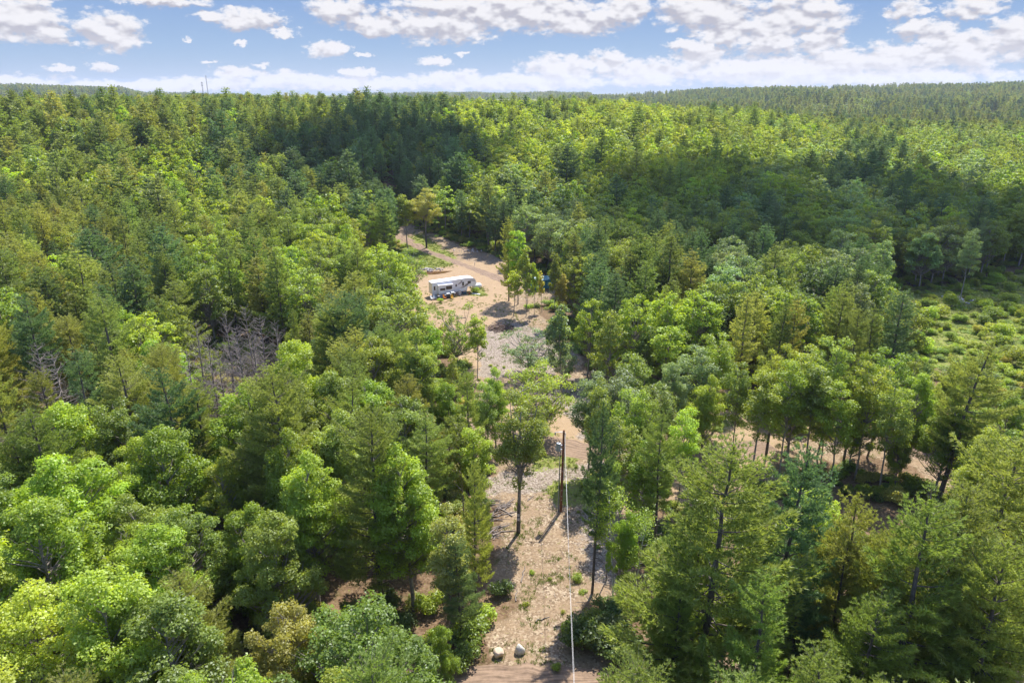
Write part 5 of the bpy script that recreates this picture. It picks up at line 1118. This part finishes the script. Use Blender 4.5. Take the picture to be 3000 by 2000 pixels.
cr = prop('storage_tote', 8.2, -.3, 'green plastic storage tote in the shade under the camper', 'tote'); MB().box(-.4, .4, -.25, .25, 0, .4).build('tub', simple('green plastic', (.03, .12, .08), .5), cr, bevel=.03); MB().box(-.43, .43, -.28, .28, .405, .45).build('lid', simple('blue plastic', (.03, .10, .25), .5), cr)

# ------------------------------------------------------------------ blue tarp shelter
def shelter():
    x, y, z = pix2ground(1583, 846); root = empty('tarp_shelter', (x, y, z), R_(24)); tag(root, 'teal tarpaulin shelter with a pale blue roof half hidden by trees right of the camper', 'shelter')
    M_T = simple('teal tarp', (.025, .22, .30), .5, 0, .2, 1.5, .3); M_T2 = simple('pale blue tarp', (.05, .24, .32), .5, 0, .25, .8, .4)
    MB().add([(-3, -1.6, 2.5), (-1, -1.65, 2.62), (1, -1.6, 2.55), (3, -1.6, 2.6), (-3, 0, 3.3), (-1, 0, 3.2), (1, 0, 3.28), (3, 0, 3.2), (-3, 1.7, 2.5), (-1, 1.7, 2.6), (1, 1.7, 2.5), (3, 1.7, 2.55)]+[(-3, -1.6, 2.47), (-1, -1.65, 2.59), (1, -1.6, 2.52), (3, -1.6, 2.57), (-3, 0, 3.27), (-1, 0, 3.17), (1, 0, 3.25), (3, 0, 3.17), (-3, 1.7, 2.47), (-1, 1.7, 2.57), (1, 1.7, 2.47), (3, 1.7, 2.52)],
        [(r*4+c, r*4+c+1, (r+1)*4+c+1, (r+1)*4+c) for r in range(2) for c in range(3)]+[(12+r*4+c, 12+(r+1)*4+c, 12+(r+1)*4+c+1, 12+r*4+c+1) for r in range(2) for c in range(3)]).build('roof', M_T2, root)
    w = MB(); n = 16
    for i in range(n):
        a0 = -3+6*i/n; a1 = -3+6*(i+1)/n; o0 = -1.56+.06*math.sin(i*1.9); o1 = -1.56+.06*math.sin((i+1)*1.9)
        w.add([(a0, o0, .35), (a1, o1, .35), (a1, o1, 2.5), (a0, o0, 2.5), (a0, o0+.01, .35), (a1, o1+.01, .35), (a1, o1+.01, 2.5), (a0, o0+.01, 2.5)], [(0, 1, 2, 3), (7, 6, 5, 4)])
    w.build('front_wall', M_T, root); MB().box(-3.01, -2.99, -1.5, 1.6, .3, 2.5).build('side_wall', M_T, root); MB().box(2.99, 3.01, -1.5, 1.6, .3, 2.5).build('side_wall', M_T, root)
    for a in (-2.95, 0, 2.95):
        for b in (-1.5, 1.6): MB().tube([(a, b, 0), (a, b, 2.5)], .03, 6).build('post', M_STEEL, root)
shelter()
mp_ = empty('marker_post', pix2ground(1391, 778)); tag(mp_, 'short white-topped marker post in the grass beside the forest track', 'post'); MB().tube([(0, 0, 0), (0, 0, .8)], .07, 8).build('shaft', M_TRIM, mp_); MB().tube([(0, 0, .805), (0, 0, 1.0)], .09, 8).build('cap', M_WHITE, mp_)

# ------------------------------------------------------------------ antenna masts on the horizon, far house
for px, ty, H, lb, w in ((595, 240, 46, 'shorter lattice antenna mast on the horizon, left of the two', 1.6), (609, 222, 62, 'taller thin antenna mast on the horizon, right of the two', .9)):
    r = 1500.; a = math.radians(az_of(px)); X, Y = r*math.sin(a), r*math.cos(a); d = px_dir(px, ty); zt = CAMZ+d[2]/math.hypot(d[0], d[1])*r; z0 = float(height(X, Y)); root = empty('antenna_mast', (X, Y, z0)); tag(root, lb, 'antenna mast', 'antenna masts on the horizon'); Hh = zt-z0
    b = MB()
    for k in range(3): q = k*2.09; b.tube([(math.cos(q)*w, math.sin(q)*w, 0), (math.cos(q)*w*.5, math.sin(q)*w*.5, Hh)], .17, 5)
    n = int(Hh/3)
    for i in range(n):
        for k in range(3): q = k*2.09+(i % 2)*2.09; q2 = q+2.09; f0 = w*(1-.5*i/n); f1 = w*(1-.5*(i+1)/n); b.tube([(math.cos(q)*f0, math.sin(q)*f0, Hh*i/n), (math.cos(q2)*f1, math.sin(q2)*f1, Hh*(i+1)/n)], .10, 4)
    b.build('lattice', M_TRIM, root)
    if w > 1: 
        for z in (.97, .9): MB().tube([(-1.6, 0, Hh*z), (1.6, 0, Hh*z)], .5, 6).build('panel_antenna', M_TRIM, root)
def house():
    d = px_dir(2508, 333); r = 560.; k = r/math.hypot(d[0], d[1]); X, Y = d[0]*k, d[1]*k; zt = CAMZ+d[2]*k; z0 = float(height(X, Y)); root = empty('house', (X, Y, z0), R_(8)); tag(root, 'grey-roofed house just showing among the far trees on the right', 'house'); h = 6.0; root.location.z = zt-6.0 if zt-6.0 < z0+6 else z0
    MB().box(-6, 6, -4, 4, 0, h-2.4).build('wall', simple('pale siding', (.5, .48, .45), .8), root)
    MB().add([(-6.5, -4.5, h-2.35), (6.5, -4.5, h-2.35), (6.5, 4.5, h-2.35), (-6.5, 4.5, h-2.35), (-6.5, 0, h), (6.5, 0, h)], [(0, 1, 5, 4), (2, 3, 4, 5), (0, 4, 3), (1, 2, 5), (3, 2, 1, 0)]).build('roof', simple('grey shingles', (.27, .25, .26), .9), root)
house()

# ------------------------------------------------------------------ unseen clouds, added out of frame for the shadows they cast
def cloud_mat():
    m, t = newmat('thin cloud'); o = t.nodes.new('ShaderNodeOutputMaterial'); d = t.nodes.new('ShaderNodeBsdfDiffuse'); d.inputs[0].default_value = (.9, .9, .92, 1); tr = t.nodes.new('ShaderNodeBsdfTransparent'); mx = t.nodes.new('ShaderNodeMixShader'); mx.inputs[0].default_value = .42
    t.links.new(tr.outputs[0], mx.inputs[1]); t.links.new(d.outputs[0], mx.inputs[2]); t.links.new(mx.outputs[0], o.inputs[0]); return m
def cumulus(cx, cy, rx, ry, seed, name, label):
    rg = np.random.default_rng(seed); tt = (800-12)/SUND.z; ox, oy = cx+SUND.x*tt, cy+SUND.y*tt; V = []; F_ = []; o_ = 0
    bm = bmesh.new(); bmesh.ops.create_icosphere(bm, subdivisions=3, radius=1); bv = np.array([v.co[:] for v in bm.verts]); bf = np.array([[v.index for v in f.verts] for f in bm.faces]); bm.free()
    for i in range(46):
        a = rg.random()*6.28; q = math.sqrt(rg.random())*.9; s = (.16+.20*rg.random())*min(rx, ry)
        n = 1+.25*(vnoise(bv[:, 0]*3+i, bv[:, 1]*3+bv[:, 2]*2, .6)-.5)[:, None]; p = bv*n*[s*1.2, s*1.2, s*.7]; p[:, 2] = np.maximum(p[:, 2], -.25*s)
        V.append(p+[math.cos(a)*q*rx, math.sin(a)*q*ry, (1-q)*s*.8]); F_.append(bf+o_); o_ += len(bv)
    me = mk_mesh(name, np.concatenate(V), np.concatenate(F_), None, [cloud_mat()], smooth_=True); o = bpy.data.objects.new(name, me); COL.objects.link(o); o.location = (ox, oy, 800); tag(o, label, 'cloud', kind='structure')
cumulus(106, 236, 102, 74, 3, 'cloud', 'unseen cloud added out of frame to shade the wood on the right')
cumulus(-50, 285, 46, 50, 4, 'cloud', 'small unseen cloud added out of frame to shade the dark pines')

# ------------------------------------------------------------------ haze
def haze():
    m, t = newmat('haze air'); o = t.nodes.new('ShaderNodeOutputMaterial'); v = t.nodes.new('ShaderNodeVolumePrincipled'); v.inputs['Color'].default_value = (.80, .87, 1, 1); v.inputs['Density'].default_value = .00008; v.inputs['Anisotropy'].default_value = .2; t.links.new(v.outputs[0], o.inputs['Volume'])
    ob = MB().box(-6400, 6400, -6400, 6400, -12, 150).build('haze', m); tag(ob, 'pale blue air haze', 'haze', kind='stuff')
haze()
